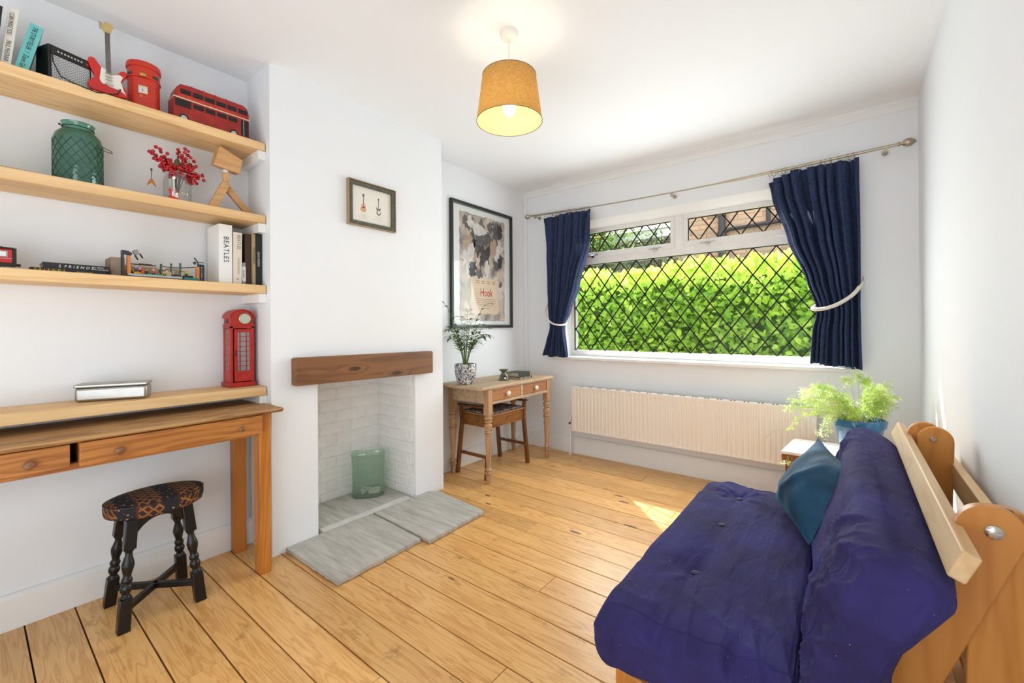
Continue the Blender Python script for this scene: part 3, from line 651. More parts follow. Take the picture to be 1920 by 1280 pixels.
obj('cab_opening', B(-.001, .0014, .006, .065, .068, .100), wm, bus)
obj('platform_opening', B(-.001, .0014, .270, .303, .024, .098), wm, bus)
obj('platform_pole', MB().cyl((.003, .281, .024), (.003, .281, .098), .0018, 8), chrome, bus)
obj('cream_band', B(-BW-.001, .0022, -.001, .309, .104, .1085), plain('band_cream', '#e6cfae', .5), bus)
obj('advert_panel', B(-.001, .0012, .02, .27, .111, .124), plain('advert_red', '#c23a22', .5, var=.4, vscale=60), bus)
for yy in (.038, .238):
    w_ = obj('wheel', MB().cyl((-.006, yy, .018), (.003, yy, .018), .019, 24), black, bus); obj('hubcap', MB().lathe([(0, .013), (.4, .012), (.6, .006), (1, .004)], (.003, yy, .018), (.006, yy, .018), 20), chrome, w_)
    obj('wheel', MB().cyl((-BW, yy, .018), (-BW+.01, yy, .018), .019, 24), black, bus)
for i in range(4): obj('roof_rib', B(-BW-.001, .001, .066+i*.0465, .069+i*.0465, .150, .1735), busr, bus)
o = obj('die_cast_sliver', MB().tube([(-2.36, .545, Z1+.004), (-2.36, .57, Z1+.004)], .004, 6), black); tag(o, 'small flat dark piece lying between the postbox and the toy bus', 'toy part'); o.name = 'toy_part'
# --- second shelf
Z2 = 1.702
rope = MB()
for k in range(3):
    pts = []
    for i in range(90):
        t = i/89; p = V((-2.40+.04*sin(t*2), -.12+t*.30, Z2+.012-.004*t)); ph = t*70+k*2*pi/3; pts.append(p+V((cos(ph)*.0045, 0, sin(ph)*.0045)))
    rope.tube(pts, .006, 6)
o = obj('rope', rope, plain('jute', '#b79468', .9, var=.2, vscale=80)); tag(o, 'twisted jute rope lying on the second shelf', 'rope')
jl = thing('lantern_jar', 'green diamond-textured glass lantern jar with black wire handle', 'jar', (-2.395, .281, Z2))
gg = glassy('bottle_green_glass', (.12, .36, .27, 1), .3, .08, .6, 70, True, body=.34)
pr = [(0, .062), (.01, .069), (.04, .072), (.70, .072), (.80, .066), (.87, .052), (.885, .046), (.90, .045), (.985, .047), (1, .050)]
obj('body', MB().lathe(pr, (0, 0, 0), (0, 0, .246), 48, caps=False).lathe([(0, .0), (.5, .04), (1, .062)], (0, 0, .001), (0, 0, .0015), 48, caps=False), gg, jl, smooth=60)
obj('diamond_relief', MB().add([], []) if False else (lambda mb: [mb.tube([V((cos(sg*t*1.6+k*2*pi/16)*.0728, sin(sg*t*1.6+k*2*pi/16)*.0728, .018+t*.155)) for t in [i/14 for i in range(15)]], .0008, 4) for sg in (1, -1) for k in range(16)] and mb)(MB()), plain('green_relief', '#1f4a38', .25), jl)
obj('neck_wire', MB().tube([(cos(t)*.047, sin(t)*.047, .228) for t in [i*2*pi/24 for i in range(24)]], .0013, 6, closed=True).ball((0, -.052, .232), .004, 8, 6), black, jl)
hd = [V((.0, -.052, .232))]
for i in range(1, 16):
    t = i/15; hd.append(V((.045*sin(pi*t)+.03*t, -.052+t*.148, .232-.078*t+(-.030)*sin(pi*t))))
hd += [V((.02, .095, .165)), V((-.03, .075, .19)), V((-.02, .05, .222))]
obj('wire_handle', MB().tube(hd, .0013, 6), black, jl)
obj('tealight', MB().cyl((0, 0, .004), (0, 0, .02), .02, 20), chrome, jl)
clear = glassy('clear_glass', (.93, .94, .94, 1), .35, .03, .0)
vj = thing('clear_jar', 'small clear ribbed glass jar holding red berry sprigs', 'jar', (-2.375, .598, Z2))
def ribj(off):
    pz = [(0, .044), (.004, .051), (.085, .052), (.108, .048), (.120, .043), (.126, .042), (.130, .046), (.136, .046)]
    def f(u, v):
        i = min(int(v*(len(pz)-1)), len(pz)-2); t = v*(len(pz)-1)-i; h = pz[i][0]*(1-t)+pz[i+1][0]*t; rr = pz[i][1]*(1-t)+pz[i+1][1]*t-off
        an_ = 2*pi*u; rr *= 1+.02*cos(an_*22)*(1 if h < .115 else 0); return (cos(an_)*rr, sin(an_)*rr, h)
    return f
obj('body', MB().grid(ribj(0), 132, 22, cu=True).grid(ribj(.003), 66, 16, cu=True), clear, vj, smooth=50)
bs_ = thing('berry_sprigs', 'bunch of red artificial berries in the clear ribbed jar', 'berries', (-2.375, .598, Z2+.105))
bm1 = MB(); stm = MB(); r_ = random.Random(8)
ends = [(.03, -.115, .110), (.02, -.095, .085), (.03, -.075, .115), (.0, -.055, .105), (.02, -.03, .085), (.0, .035, .17), (.02, .03, .13), (.0, .05, .115), (.03, .01, .05), (.02, .065, .085), (.03, .10, .050), (.02, .085, .02), (.03, -.04, .045), (.03, .045, .045), (0, -.02, .06), (.0, .06, .05), (.035, -.06, .06)]
for e in ends:
    e = V(e)*.92; stm.tube([(0, 0, -.06), tuple(V((0, 0, .02))+e*.3), tuple(e)], [.0015, .0012, .0008], 5)
    for k in range(13):
        p = e*(.45+.58*k/13)+V((r_.gauss(0, .010), r_.gauss(0, .010), r_.gauss(0, .010))); bm1.ball(p, r_.uniform(.0062, .0080), 10, 7)
obj('berries', bm1, plain('berry_red', '#b3121c', .22, var=.2, vscale=60), bs_, kind='stuff'); obj('stem', stm, plain('twig', '#4a3020', .8), bs_, kind='stuff')
lfm = MB(); leafgeo(lfm, V((.01, -.01, .03)), V((.2, .1, 1)), V((1, 0, 0)), .07, .014); obj('leaf', lfm, plain('dull_leaf', '#5a4a2a', .6), bs_, recalc=False, solid=.0008)
make_guitar('tiny red and white guitar ornament hung before the clear jar', (-2.318, .572, Z2+.004), .33, (0, -.05, .0), red, neckm=cream)
vg = thing('guitar_ornament', 'tiny silver winged guitar ornament hanging from the berry sprigs', 'guitar ornament', (-2.365, .503, Z2+.055))
obj('body', MB().prism([(0, .030), (.007, .026), (.017, .0), (.012, .002), (0, .014), (-.012, .002), (-.017, .0), (-.007, .026)], (-.002, .002), 'x'), plain('orange_chrome', '#c87a35', .25, .6), vg, bevel=.0006)
obj('neck', MB().box(-.001, .001, -.0013, .0013, .028, .068).box(-.0012, .0012, -.0035, .0035, .066, .076), plain('dark_steel', '#5a5652', .3, .9), vg)
obj('thread', MB().tube([(0, 0, .076), (.005, .004, .095), (.012, .008, .118)], .0004, 4), cream, vg)
wl = thing('wooden_robot_lamp', 'wooden articulated desk lamp with angular block head on the second shelf', 'lamp', (-2.355, .79, Z2), 0)
def bar2(p, q, w, x0, x1, n=8):
    p, q = V(p), V(q); d = (q-p); an_ = atan2(d.y, d.x); P = []
    for i in range(n+1): t = an_+pi/2+pi*i/n; P.append((p.x+cos(t)*w, p.y+sin(t)*w))
    for i in range(n+1): t = an_-pi/2+pi*i/n; P.append((q.x+cos(t)*w, q.y+sin(t)*w))
    return MB().prism(P, (x0, x1), 'x')
obj('leg', MB().prism([(-.088, .0), (-.045, .0), (.010, .132), (-.004, .148), (-.022, .142)], (-.01, .012), 'x'), toyw, wl, bevel=.002)
obj('leg', bar2((-.006, .132), (.100, .014), .0155, -.028, -.010), toyw, wl, bevel=.002)
obj('foot_bar', bar2((-.035, .012), (.108, .010), .011, -.044, -.029), toyw, wl, bevel=.002)
obj('neck', MB().box(-.012, .006, -.018, .008, .132, .188), toyw, wl, bevel=.002)
for q in ((.0125, -.006, .132), (-.009, .104, .010)): obj('bolt', MB().lathe([(0, .006), (.6, .006), (1, .003)], (q[0], q[1], q[2]), (q[0]+.004, q[1], q[2]), 16), nickel, wl)
obj('collar', MB().cyl((-.003, -.006, .187), (-.003, -.006, .200), .013, 16), plain('clear_ring', '#d9d2c8', .2), wl)
obj('head', MB().hexa([(-.045, -.056, .222), (.015, -.060, .208), (.018, .050, .192), (-.045, .050, .200)], [(-.045, -.036, .308), (.020, -.036, .304), (.020, .062, .262), (-.045, .062, .268)]), toyw, wl, bevel=.002)
obj('socket_hole', MB().cyl((.012, .026, .1945), (.012, .028, .1965), .004, 8), black, wl)
# --- third shelf
Z3 = 1.353
tr = thing('toy_train_carriage', 'red toy train carriage with black ends at the end of the third shelf', 'toy train', (-2.345, -.06, Z3))
obj('body', B(-.055, 0, 0, .165, .022, .070), plain('toy_red', '#c4201a', .35), tr, bevel=.001)
for i in range(3): w_ = obj('window', B(-.001, .0015, .02+i*.052, .05+i*.052, .042, .064), plain('toy_grey', '#9a9e9f', .4), tr); obj('window_pane', B(.0015, .002, .024+i*.052, .046+i*.052, .045, .061), plain('toy_white', '#e8e8e6', .4), w_)
obj('stripe', B(-.001, .001, 0, .165, .036, .038), plain('toy_grey', '#9a9e9f', .4), tr)
obj('roof', MB().prism([(-.058, .070), (.003, .070), (-.006, .078), (-.048, .078)], (-.003, .168), 'y'), black, tr)
obj('end_wall', B(-.054, .001, .165, .175, .012, .076), black, tr, bevel=.001)
obj('coupling', MB().cyl((-.027, .175, .018), (-.027, .186, .018), .005, 10), black, tr)
obj('chassis', MB().box(-.05, -.004, .0, .17, .012, .022).cyl((-.052, .13, .009), (-.001, .13, .009), .009, 14).cyl((-.052, .03, .009), (-.001, .03, .009), .009, 14), black, tr)
for i in range(5): obj('roof_vent', MB().cyl((-.03, .02+.03*i, .078), (-.03, .02+.03*i, .082), .004, 10), black, tr)
def flatbook(label, y0, y1, z, h, xf, d, cover, txt, rz=0):
    t = thing('book', label, 'book', (xf, y0, z), rz); L = y1-y0
    cm = plain('cover_'+cover.strip('#'), cover, .5)
    obj('cover', MB().box(-.002, 0, 0, L, 0, h).box(-d, -.002, 0, L, 0, .0015).box(-d, -.002, 0, L, h-.0015, h), cm, t, bevel=.0005)
    obj('pages', B(-d+.003, -.002, .002, L-.002, .0015, h-.0015), plain('paper_b8a890', '#b8a890', .8), t, smooth=0)
    for (s, oy, oz, size, col, sp, sh_) in txt: text(s, (.0004, oy, oz), (0, 1, 0), (0, 0, 1), size, plain('ink_'+col.strip('#'), col, .6), t, spacing=sp, shear=sh_)
    return t
flatbook('black paperback with yellow spine lettering lying lowest in the pair', .146, .350, Z3, .012, -2.325, .13, '#17161a', [('F\u00b7R\u00b7I\u00b7E\u00b7N\u00b7D\u00b7S', .010, .002, .011, '#e8c81e', 1.3, .1), ('KELSEY MILLER', .12, .002, .006, '#e8c81e', 1.1, 0)])
flatbook('black book with white spine lettering lying atop the yellow-lettered paperback', .178, .362, Z3+.0125, .022, -2.332, .12, '#1b1c20', [('F R I E N D S', .055, .006, .014, '#eceae4', 1.05, .2), ('The Official', .132, .0125, .007, '#dcdad4', 1, 0), ('Trivia Quiz Book', .130, .005, .007, '#dcdad4', 1, 0), ('||', .040, .007, .014, '#eceae4', 1, 0)])
o = obj('cardboard_box', B(-2.49, -2.375, .372, .415, Z3, Z3+.082), plain('cardboard', '#a08c78', .8, var=.1), bevel=.001); tag(o, 'small brown cardboard box behind the black tower of the toy cafe', 'box')
ts = thing('toy_brick_cafe', 'open toy brick cafe interior between two studio lighting towers', 'toy', (-2.325, .40, Z3))
tg = plain('toy_dark_grey', '#30343a', .4); tlg = plain('toy_light_grey', '#b4bcc2', .4); tan = plain('toy_tan', '#b8a07c', .5); og = plain('toy_orange', '#c87a3a', .4); gn = plain('toy_green', '#1f8a4a', .4); dgn = plain('toy_dark_green', '#22452e', .4); rb = plain('toy_brown', '#4a2418', .4); tq = plain('toy_teal', '#16807c', .4); yl = plain('toy_yellow', '#e0a81c', .4)
LL = .285
obj('base_plate', MB().box(-.11, -.004, 0, LL, 0, .006), tg, ts)
edge = MB().box(-.012, 0, .018, .20, .006, .013)
for i in range(22): edge.cyl((-.006, .022+i*.008, .013), (-.006, .022+i*.008, .0155), .0025, 8)
obj('studded_edge', edge, tlg, ts)
obj('corner_plate', B(-.012, .001, .208, .262, .004, .014), tq, ts, bevel=.001)
bw = MB()
for i in range(8):
    y0 = .025+i*.028; bw.box(-.108, -.100, y0, y0+.027, .006, .058-(.006 if i % 3 == 1 else 0))
obj('wall_panel', bw, tan, ts)
for y0 in (.015, .255):
    tw = MB().box(-.03, -.022, y0-.016, y0-.011, 0, .10).box(-.005, .002, y0-.016, y0-.011, 0, .10)
    for k in range(5): tw.tube([(-.0015, y0-.0135, .004+k*.019), (-.026, y0-.0135, .021+k*.019)], .002, 5).tube([(-.026, y0-.0135, .004+k*.019), (-.0015, y0-.0135, .021+k*.019)], .002, 5)
    if y0 > .1: tw = MB().box(-.02, 0, y0+.014, y0+.018, 0, .072).box(-.02, 0, y0+.026, y0+.03, 0, .072).tube([(-.002, y0+.016, .005), (-.002, y0+.028, .03), (-.002, y0+.016, .05), (-.002, y0+.028, .07)], .002, 5)
    obj('lattice_tower', tw, tg, ts)
    obj('orange_pillar', B(-.02, -.001, y0, y0+.011, .008, .088 if y0 < .1 else .066), og, ts)
obj('arch_beam', MB().prism([(-.002, .095), (-.002, .108), (.018, .106), (.032, .097), (.028, .090)], (-.028, .001), 'x'), tg, ts)
def spot(y, z, rx_):
    mb = MB().at((-.012, y, z), (rx_, 0, 0)).box(-.008, .008, -.008, .008, -.01, .012); l_ = obj('studio_light', mb, plain('toy_stone', '#8f8a80', .4), ts)
    obj('barn_door', MB().at((-.012, y, z), (rx_, 0, 0)).box(-.009, .009, -.010, -.008, -.028, -.006).box(-.009, .009, .008, .010, -.028, -.006), black, l_)
spot(.045, .103, .5)
sp2 = obj('studio_light', MB().tube([(-.01, .248, .107), (-.01, .262, .088)], .003, 6).ball((-.01, .25, .083), .007, 8, 6).cyl((-.01, .262, .07), (-.01, .262, .09), .003, 6).box(-.014, -.006, .262, .285, .086, .089), tg, ts)
obj('dark_blue_block', B(-.02, .0, .262, .283, .068, .078), plain('toy_navy', '#1a2c4a', .4), ts)
for y0, z1 in ((.132, .064), (.168, .070), (.201, .075)): obj('column', MB().cyl((-.03, y0, .006), (-.03, y0, z1), .0035, 8).ball((-.03, y0, z1), .0045, 8, 6), dgn, ts)
obj('green_beam', MB().tube([(-.03, .132, .058), (-.03, .168, .055), (-.03, .20, .057), (-.02, .262, .066)], .002, 6), dgn, ts)
obj('brown_beam', MB().box(-.06, -.055, .03, .12, .058, .062).box(-.05, -.045, .06, .105, .060, .064), rb, ts)
obj('rug', B(-.05, -.012, .075, .135, .012, .019), gn, ts)
obj('sofa', MB().box(-.06, -.03, .036, .066, .016, .026).box(-.06, -.054, .036, .066, .026, .042).box(-.06, -.03, .036, .040, .016, .036), yl, ts)
obj('armchair', MB().box(-.04, -.022, .064, .074, .010, .038), plain('toy_rust', '#c4501e', .4), ts)
obj('counter', MB().box(-.05, -.02, .148, .166, .008, .034), tan, ts); obj('cabinet', MB().box(-.07, -.03, .172, .196, .008, .026).box(-.05, -.03, .215, .25, .008, .026), rb, ts)
wf_ = MB()
for i in range(2):
    for j in range(2): wf_.box(-.0995, -.098, .178+i*.0095, .186+i*.0095, .030+j*.010, .038+j*.010)
obj('cafe_window', wf_, plain('toy_white', '#e8e8e6', .4), ts)
obj('picture_panel', B(-.0995, -.098, .216, .236, .026, .046), plain('toy_white', '#e8e8e6', .4), ts)
def minifig(y, x, z, body, hair, legs='#2a2a30'):
    f = obj('toy_figure', MB().hexa([(x-.003, y-.0055, z+.007), (x+.003, y-.0055, z+.007), (x+.003, y+.0055, z+.007), (x-.003, y+.0055, z+.007)], [(x-.003, y-.004, z+.016), (x+.003, y-.004, z+.016), (x+.003, y+.004, z+.016), (x-.003, y+.004, z+.016)])
            .tube([(x, y-.0045, z+.015), (x+.003, y-.007, z+.011), (x+.006, y-.006, z+.009)], .0014, 5).tube([(x, y+.0045, z+.015), (x+.003, y+.007, z+.011), (x+.006, y+.006, z+.009)], .0014, 5), plain('fig_'+body.strip('#'), body, .4), ts)
    obj('figure_head', MB().cyl((x, y, z+.016), (x, y, z+.023), .0032, 10), plain('fig_skin', '#e8c0a0', .4), f)
    obj('figure_hair', MB().ball((x-.0008, y, z+.0235), .0043, 8, 6, (1, 1, .75)), plain('fig_'+hair.strip('#'), hair, .4), f)
    obj('figure_legs', MB().box(x-.003, x+.006, y-.0045, y-.0005, z, z+.007).box(x-.003, x+.006, y+.0005, y+.0045, z, z+.007), plain('fig_'+legs.strip('#'), legs, .4), f)
for args in ((.048, -.042, .026, '#4a5aa8', '#c8b07a'), (.062, -.036, .026, '#d86a9a', '#7a4a20'), (.085, -.05, .019, '#33405a', '#3a2a1a'), (.108, -.04, .019, '#d04a78', '#e8d8a0'), (.133, -.045, .030, '#7a5a9a', '#b01a1a'), (.142, -.035, .014, '#e0b020', '#6a3a1a'), (.152, -.03, .02, '#e8e8e0', '#4a3020'), (.224, -.035, .026, '#c8c01c', '#d8c060')): minifig(*args)
# books
w1 = book('tall thick white slipcase book with large dark spine lettering', .747, .056, .282, Z3, -2.335, .155, '#efefec', 0, '#c9c4bc', [('BEATLES', .020, .225, .032, '#33363a', .92, 1.15)])
book('cream paperback with grey spine lettering beside the thick white book', .806, .037, .252, Z3, -2.332, .12, '#e6dccd', -.01, '#d8ccb4', [('BEATLES', .016, .24, .022, '#8a8078', .85, 1), ('THE BIOGRAPHY', .018, .13, .012, '#b09080', .9, 1), ('A', .014, .03, .014, '#3a3434', 1, 1)])
bcd = thing('booklet', 'small grey booklet with a white barcode sticker among the books', 'booklet', (-2.333, .8465, Z3))
obj('cover', B(-.09, 0, 0, .014, 0, .108), plain('booklet_grey', '#8b959c', .5), bcd, bevel=.0008)
st = obj('barcode_sticker', B(0, .0008, -.001, .0145, .016, .088), plain('sticker_white', '#dcdcd8', .5), bcd)
bcm = MB(); zz = .032; r_ = random.Random(2)
while zz < .072: w_ = r_.choice((.0008, .0016)); bcm.box(.0008, .0011, .002, .008, zz, zz+w_); zz += w_+r_.choice((.0008, .0014))
obj('barcode', bcm, black, st, smooth=0)
book('dark brown mottled book behind the small grey booklet', .862, .028, .255, Z3, -2.345, .12, '#3d2618', 0, '#6a5238')
book('slim olive and tan spined book beside the black book', .8915, .014, .256, Z3, -2.331, .12, '#a8966a', 0, '#c8b890', [('THE NEW LEADERSHIP', .0035, .19, .010, '#2c2416', .8, 1)])
book('slim black book with white spine lettering at the chimney end', .907, .025, .262, Z3, -2.330, .12, '#161514', 0, '#a89878', [('JULIO IGLESIAS', .008, .168, .013, '#dcd8d0', .85, 1)])
# --- lowest shelf
Z4 = .846
tin = thing('storage_tin', 'flat silver metal storage tin on the lowest shelf', 'tin', (-2.405, .265, Z4), radians(-23))
obj('body', MB().prism([(0, 0), (0, 0)], (0, 0)) if False else B(-.085, 0, 0, .226, 0, .056), steel, tin, bevel=.010, seg=3)
obj('lid', B(-.087, .002, -.002, .228, .056, .070), steel, tin, bevel=.004, seg=2)
ph = thing('telephone_box_ornament', 'red metal telephone box ornament on the lowest shelf', 'ornament', (-2.385, .809, Z4), 0)
pr_ = plain('phone_box_red', '#b3261c', .4, var=.22, vscale=18); PW, PD, PH = .108, .095, .385
obj('base', B(-PD-.008, .008, -.008, PW+.008, 0, .022), pr_, ph, bevel=.002)
posts = MB()
for (x, y) in ((-.012, 0), (-.012, PW-.012), (-PD, 0), (-PD, PW-.012)): posts.box(x, x+.012, y, y+.012, .022, .302)
posts.box(-PD, 0, 0, PW, .292, .305).box(-PD+.004, -PD+.006, .01, PW-.01, .022, .3)
posts.box(-PD+.01, -.01, .001, .006, .022, .075).box(-PD+.01, -.01, PW-.006, PW-.001, .022, .29)
obj('frame', posts, pr_, ph, bevel=.001)
sw = MB()
for k in range(3): sw.box(-PD+.022+k*.022, -PD+.025+k*.022, .001, .004, .075, .292)
for k in range(9): sw.box(-PD+.012, -.012, .0015, .0035, .075+k*.0266, .0775+k*.0266)
obj('side_window_bars', sw, pr_, ph)
obj('side_pane', B(-PD+.012, -.012, .003, .0035, .075, .29), glassy('dull_glass', (.75, .76, .72, 1), .5, .1, body=.35), ph, smooth=0)
door = obj('door', MB().box(-.009, .001, .018, .032, .026, .288).box(-.009, .001, .088, .098, .026, .288).box(-.009, .001, .032, .088, .026, .078).box(-.009, .001, .032, .088, .272, .288), pr_, ph, bevel=.001)
dbar = MB().box(-.005, .0, .0425, .0455, .078, .272).box(-.005, .0, .0715, .0745, .078, .272)
for k in range(1, 8): dbar.box(-.005, .0, .032, .088, .077+k*.0245, .0795+k*.0245)
obj('glazing_bar', dbar, pr_, door)
obj('door_pane', B(-.005, -.004, .032, .088, .078, .272), MATS['dull_glass'], door, smooth=0)
obj('door_handle', MB().tube([(.002, .022, .155), (.007, .022, .162), (.007, .022, .178), (.002, .022, .184)], .0025, 6), black, door)
obj('hood_panel', MB().box(-PD-.002, .002, -.002, PW+.002, .305, .312).box(-PD+.003, -.001, .003, PW-.003, .312, .345).prism([(.003, .345)]+[(PW/2-cos(pi*i/12)*(PW/2-.003), .345+sin(pi*i/12)*.036) for i in range(13)]+[(PW-.003, .345)], (-PD+.003, -.001), 'x'), pr_, ph)
rf = MB().prism([(-.004, .342)]+[(PW/2-cos(pi*i/12)*(PW/2+.004), .345+sin(pi*i/12)*.043) for i in range(13)]+[(PW+.004, .342)]+[(PW/2+cos(pi*i/12)*(PW/2-.001), .345+sin(pi*i/12)*.037) for i in range(13)], (-PD-.002, .003), 'x')
obj('roof', rf, pr_, ph)
obj('clock_face', MB().cyl((.0, .064, .340), (.004, .064, .340), .024, 28), plain('clock_glass', '#c3c9bd', .2, var=.1), ph)
obj('clock_rim', MB().tube([(.004, .064+cos(t)*.025, .340+sin(t)*.025) for t in [i*2*pi/28 for i in range(28)]], .0022, 6, closed=True), plain('brass_pale', '#c9bd8a', .35, .7), ph)
obj('crown_cutout', MB().prism([(-.03, .318), (-.07, .318), (-.066, .330), (-.054, .334), (-.050, .346), (-.046, .334), (-.034, .330)], (.0, .0028), 'y').v and MB().prism([(-.03, .318), (-.07, .318), (-.066, .330), (-.054, .334), (-.050, .346), (-.046, .334), (-.034, .330)], (.0015, .0035), 'y'), black, ph)

# ================================================================ DESK under the shelves
dk = thing('console_desk', 'long orange pine console desk with drawers beneath the wall shelves', 'desk', (0, 0, 0))
DT = .764
obj('tabletop', MB().prism([(XL+.004, DT-.020), (-2.098, DT-.020), (-2.082, DT-.012), (-2.079, DT-.004), (-2.084, DT), (XL+.004, DT)], (-1.2, .926), 'y'), desktop_m, dk, bevel=.001)
for (x0, x1, y0, y1) in ((-2.192, -2.122, .836, .886), (-2.482, -2.425, .836, .892)):
    obj('leg', MB().hexa([(x0+.004, y0+.002, 0), (x1-.002, y0+.002, 0), (x1-.002, y1, 0), (x0+.004, y1, 0)], [(x0, y0, DT-.021), (x1, y0, DT-.021), (x1, y1, DT-.021), (x0, y1, DT-.021)]), deskv, dk, bevel=.002)
obj('leg', B(-2.192, -2.122, -1.15, -1.1, 0, DT-.021), deskv, dk); obj('leg', B(-2.482, -2.425, -1.15, -1.1, 0, DT-.021), deskv, dk)
obj('bottom_rail', B(-2.155, -2.128, -1.1, .836, .645, .668), deskw, dk, bevel=.001)
obj('end_rail', B(-2.43, -2.19, .85, .872, .645, DT-.021), deskw, dk)
obj('drawer_cavity', MB().box(-2.44, -2.42, -1.1, .83, .66, DT-.021).box(-2.42, -2.13, -1.1, .83, .655, .66), darkgap, dk)
knobm = wood('knob_wood', '#9a6a42', '#6a4022', 'y', .45, 0, .9, ring=60)
def knob(parent, x, y, z, r=.015, mt=None, pit=None):
    return obj('knob', MB().lathe([(0, .45*r), (.35, .45*r), (.45, .8*r), (.62, r), (.85, .85*r), (1, .3*r)], (x, y, z), (x+.024*r/.015, y, z), 18), mt or knobm, parent, smooth=50)
d1 = obj('drawer', B(-2.42, -2.103, -.22, .222, .662, DT-.024), deskw, dk, bevel=.002); knob(d1, -2.103, .127, .695)
d2 = obj('drawer', B(-2.40, -2.092, .244, .838, .660, DT-.022), deskw, dk, bevel=.002); knob(d2, -2.092, .346, .695); knob(d2, -2.092, .750, .695, .012)
obj('turn_catch', MB().prism([(.262, .652), (.272, .662), (.286, .658), (.28, .650), (.270, .648)], (-2.13, -2.118), 'x'), deskw, dk)

# ---------------------------------------------------------------- tapestry stool
st = thing('tapestry_stool', 'low black wooden stool with tapestry-covered oval seat beneath the desk', 'stool', (-2.265, .490, 0))
tapm, nt, b = newmat('tapestry')
cc = coords(nt)
sp = N(nt, 'ShaderNodeSeparateXYZ'); nt.links.new(cc, sp.inputs[0])
# zig-zag bands and lozenges
sc = 60
def tri(v, s_): return mth(nt, 'PINGPONG', mth(nt, 'MULTIPLY', v, s_), 1.0)
ax_ = mth(nt, 'ADD', tri(sp.outputs[1], sc), tri(mth(nt, 'ADD', sp.outputs[0], sp.outputs[2]), sc))
q_ = N(nt, 'ShaderNodeMath', operation='SNAP'); nt.links.new(ax_, q_.inputs[0]); q_.inputs[1].default_value = .22
band = N(nt, 'ShaderNodeMath', operation='FRACT'); nt.links.new(mth(nt, 'MULTIPLY', sp.outputs[1], 7.5), band.inputs[0])
r1 = ramp(nt, [(0, rgb('#14202e')), (.22, rgb('#7a2a18')), (.42, rgb('#b07a34')), (.6, rgb('#5a2014')), (.8, rgb('#241a1c')), (1, rgb('#a8602c'))], mth(nt, 'MULTIPLY', q_.outputs[0], .5)); r1.color_ramp.interpolation = 'CONSTANT'
r2 = ramp(nt, [(0, rgb('#101c28')), (.35, rgb('#17262f')), (.36, rgb('#5e1e12')), (.42, rgb('#000000'))], band.outputs[0]); r2.color_ramp.interpolation = 'CONSTANT'
vf = N(nt, 'ShaderNodeTexVoronoi'); vf.inputs['Scale'].default_value = 55; nt.links.new(cc, vf.inputs['Vector'])
flw = mixc(nt, mth(nt, 'LESS_THAN', vf.outputs['Distance'], .22), r2.outputs[0], rgb('#b89a6a'))
c_ = mixc(nt, mth(nt, 'GREATER_THAN', band.outputs[0], .42), flw, r1.outputs[0])
nz = N(nt, 'ShaderNodeTexNoise'); nz.inputs['Scale'].default_value = 30; nt.links.new(cc, nz.inputs['Vector'])
nt.links.new(mixc(nt, mth(nt, 'MULTIPLY', nz.outputs[0], .8), c_, rgb('#24150f')), b.inputs['Base Color']); b.inputs['Roughness'].default_value = .85
sa, sb_ = .165, .125     # seat half axes along y and x
def seatf(prof):
    return MB().grid(lambda u, v: (lambda i, t: ((prof[i][1]*(1-t)+prof[i+1][1]*t)*sb_*cos(2*pi*u), (prof[i][1]*(1-t)+prof[i+1][1]*t)*sa*sin(2*pi*u), prof[i][0]*(1-t)+prof[i+1][0]*t))(min(int(v*(len(prof)-1)), len(prof)-2), v*(len(prof)-1)-min(int(v*(len(prof)-1)), len(prof)-2)), 56, len(prof)*2-1, cu=True)
seat = obj('seat', seatf([(.400, .90), (.402, .965), (.412, .99), (.432, 1.0), (.448, .985), (.454, .95), (.459, .8), (.462, .5), (.463, .02)]), tapm, st, smooth=50)
obj('piping', MB().tube([(sb_*.985*cos(t), sa*.985*sin(t), .449) for t in [i*2*pi/56 for i in range(56)]], .003, 6, closed=True), plain('piping_brown', '#2c1c18', .5), seat)
# apron and splayed turned legs
feet = [(.125, -.128), (.125, .118), (-.125, -.128), (-.125, .118)]
for fx, fy in feet:
    top = V((fx*.60, fy*.72, .400)); bot = V((fx, fy, .0)); d = top-bot
    P = lambda z: bot+d*(z/.4)
    lg = MB()
    def blk(z0, z1, h0, h1, slant=0):
        p, q = P(z0), P(z1); lg.hexa([p+V((-h0, -h0, 0)), p+V((h0, -h0, 0)), p+V((h0, h0, 0)), p+V((-h0, h0, 0))], [q+V((-h1, -h1, 0)), q+V((h1, -h1, 0)), q+V((h1, h1, 0)), q+V((-h1, h1, 0))])
    blk(0, .118, .019, .019); blk(.29, .40, .019, .0185)
    lg.lathe([(0, .018), (.03, .018), (.06, .0125), (.10, .013), (.14, .0175), (.20, .0195), (.26, .0165), (.29, .0125), (.32, .0165), (.37, .0175), (.41, .014), (.44, .0125), (.50, .014), (.60, .0185), (.68, .0200), (.76, .0165), (.86, .0115), (.93, .0115), (.95, .0155), (1, .0165)], P(.116), P(.292), 20)
    obj('leg', lg, blackp, st, bevel=.003, smooth=40)
def arch(p, q, th):
    """arched rail between two legs"""
    p, q = V(p), V(q); d = q-p; nrm = V((-d.y, d.x, 0)).normalized()*th; mb = MB(); n_ = 14; vs = []
    for s_ in (-1, 1):
        for i in range(n_+1): t = i/n_; b_ = p+d*t; vs.append(b_+nrm*s_+V((0, 0, .400))); vs.append(b_+nrm*s_+V((0, 0, .400-.012-.075*(abs(2*t-1)**2.2))))
    m_ = 2*(n_+1); fs = []
    for i in range(n_):
        a0 = 2*i; fs += [(a0, a0+1, a0+3, a0+2), (m_+a0, m_+a0+2, m_+a0+3, m_+a0+1), (a0, a0+2, m_+a0+2, m_+a0), (a0+1, m_+a0+1, m_+a0+3, a0+3)]
    return mb.add(vs, fs)
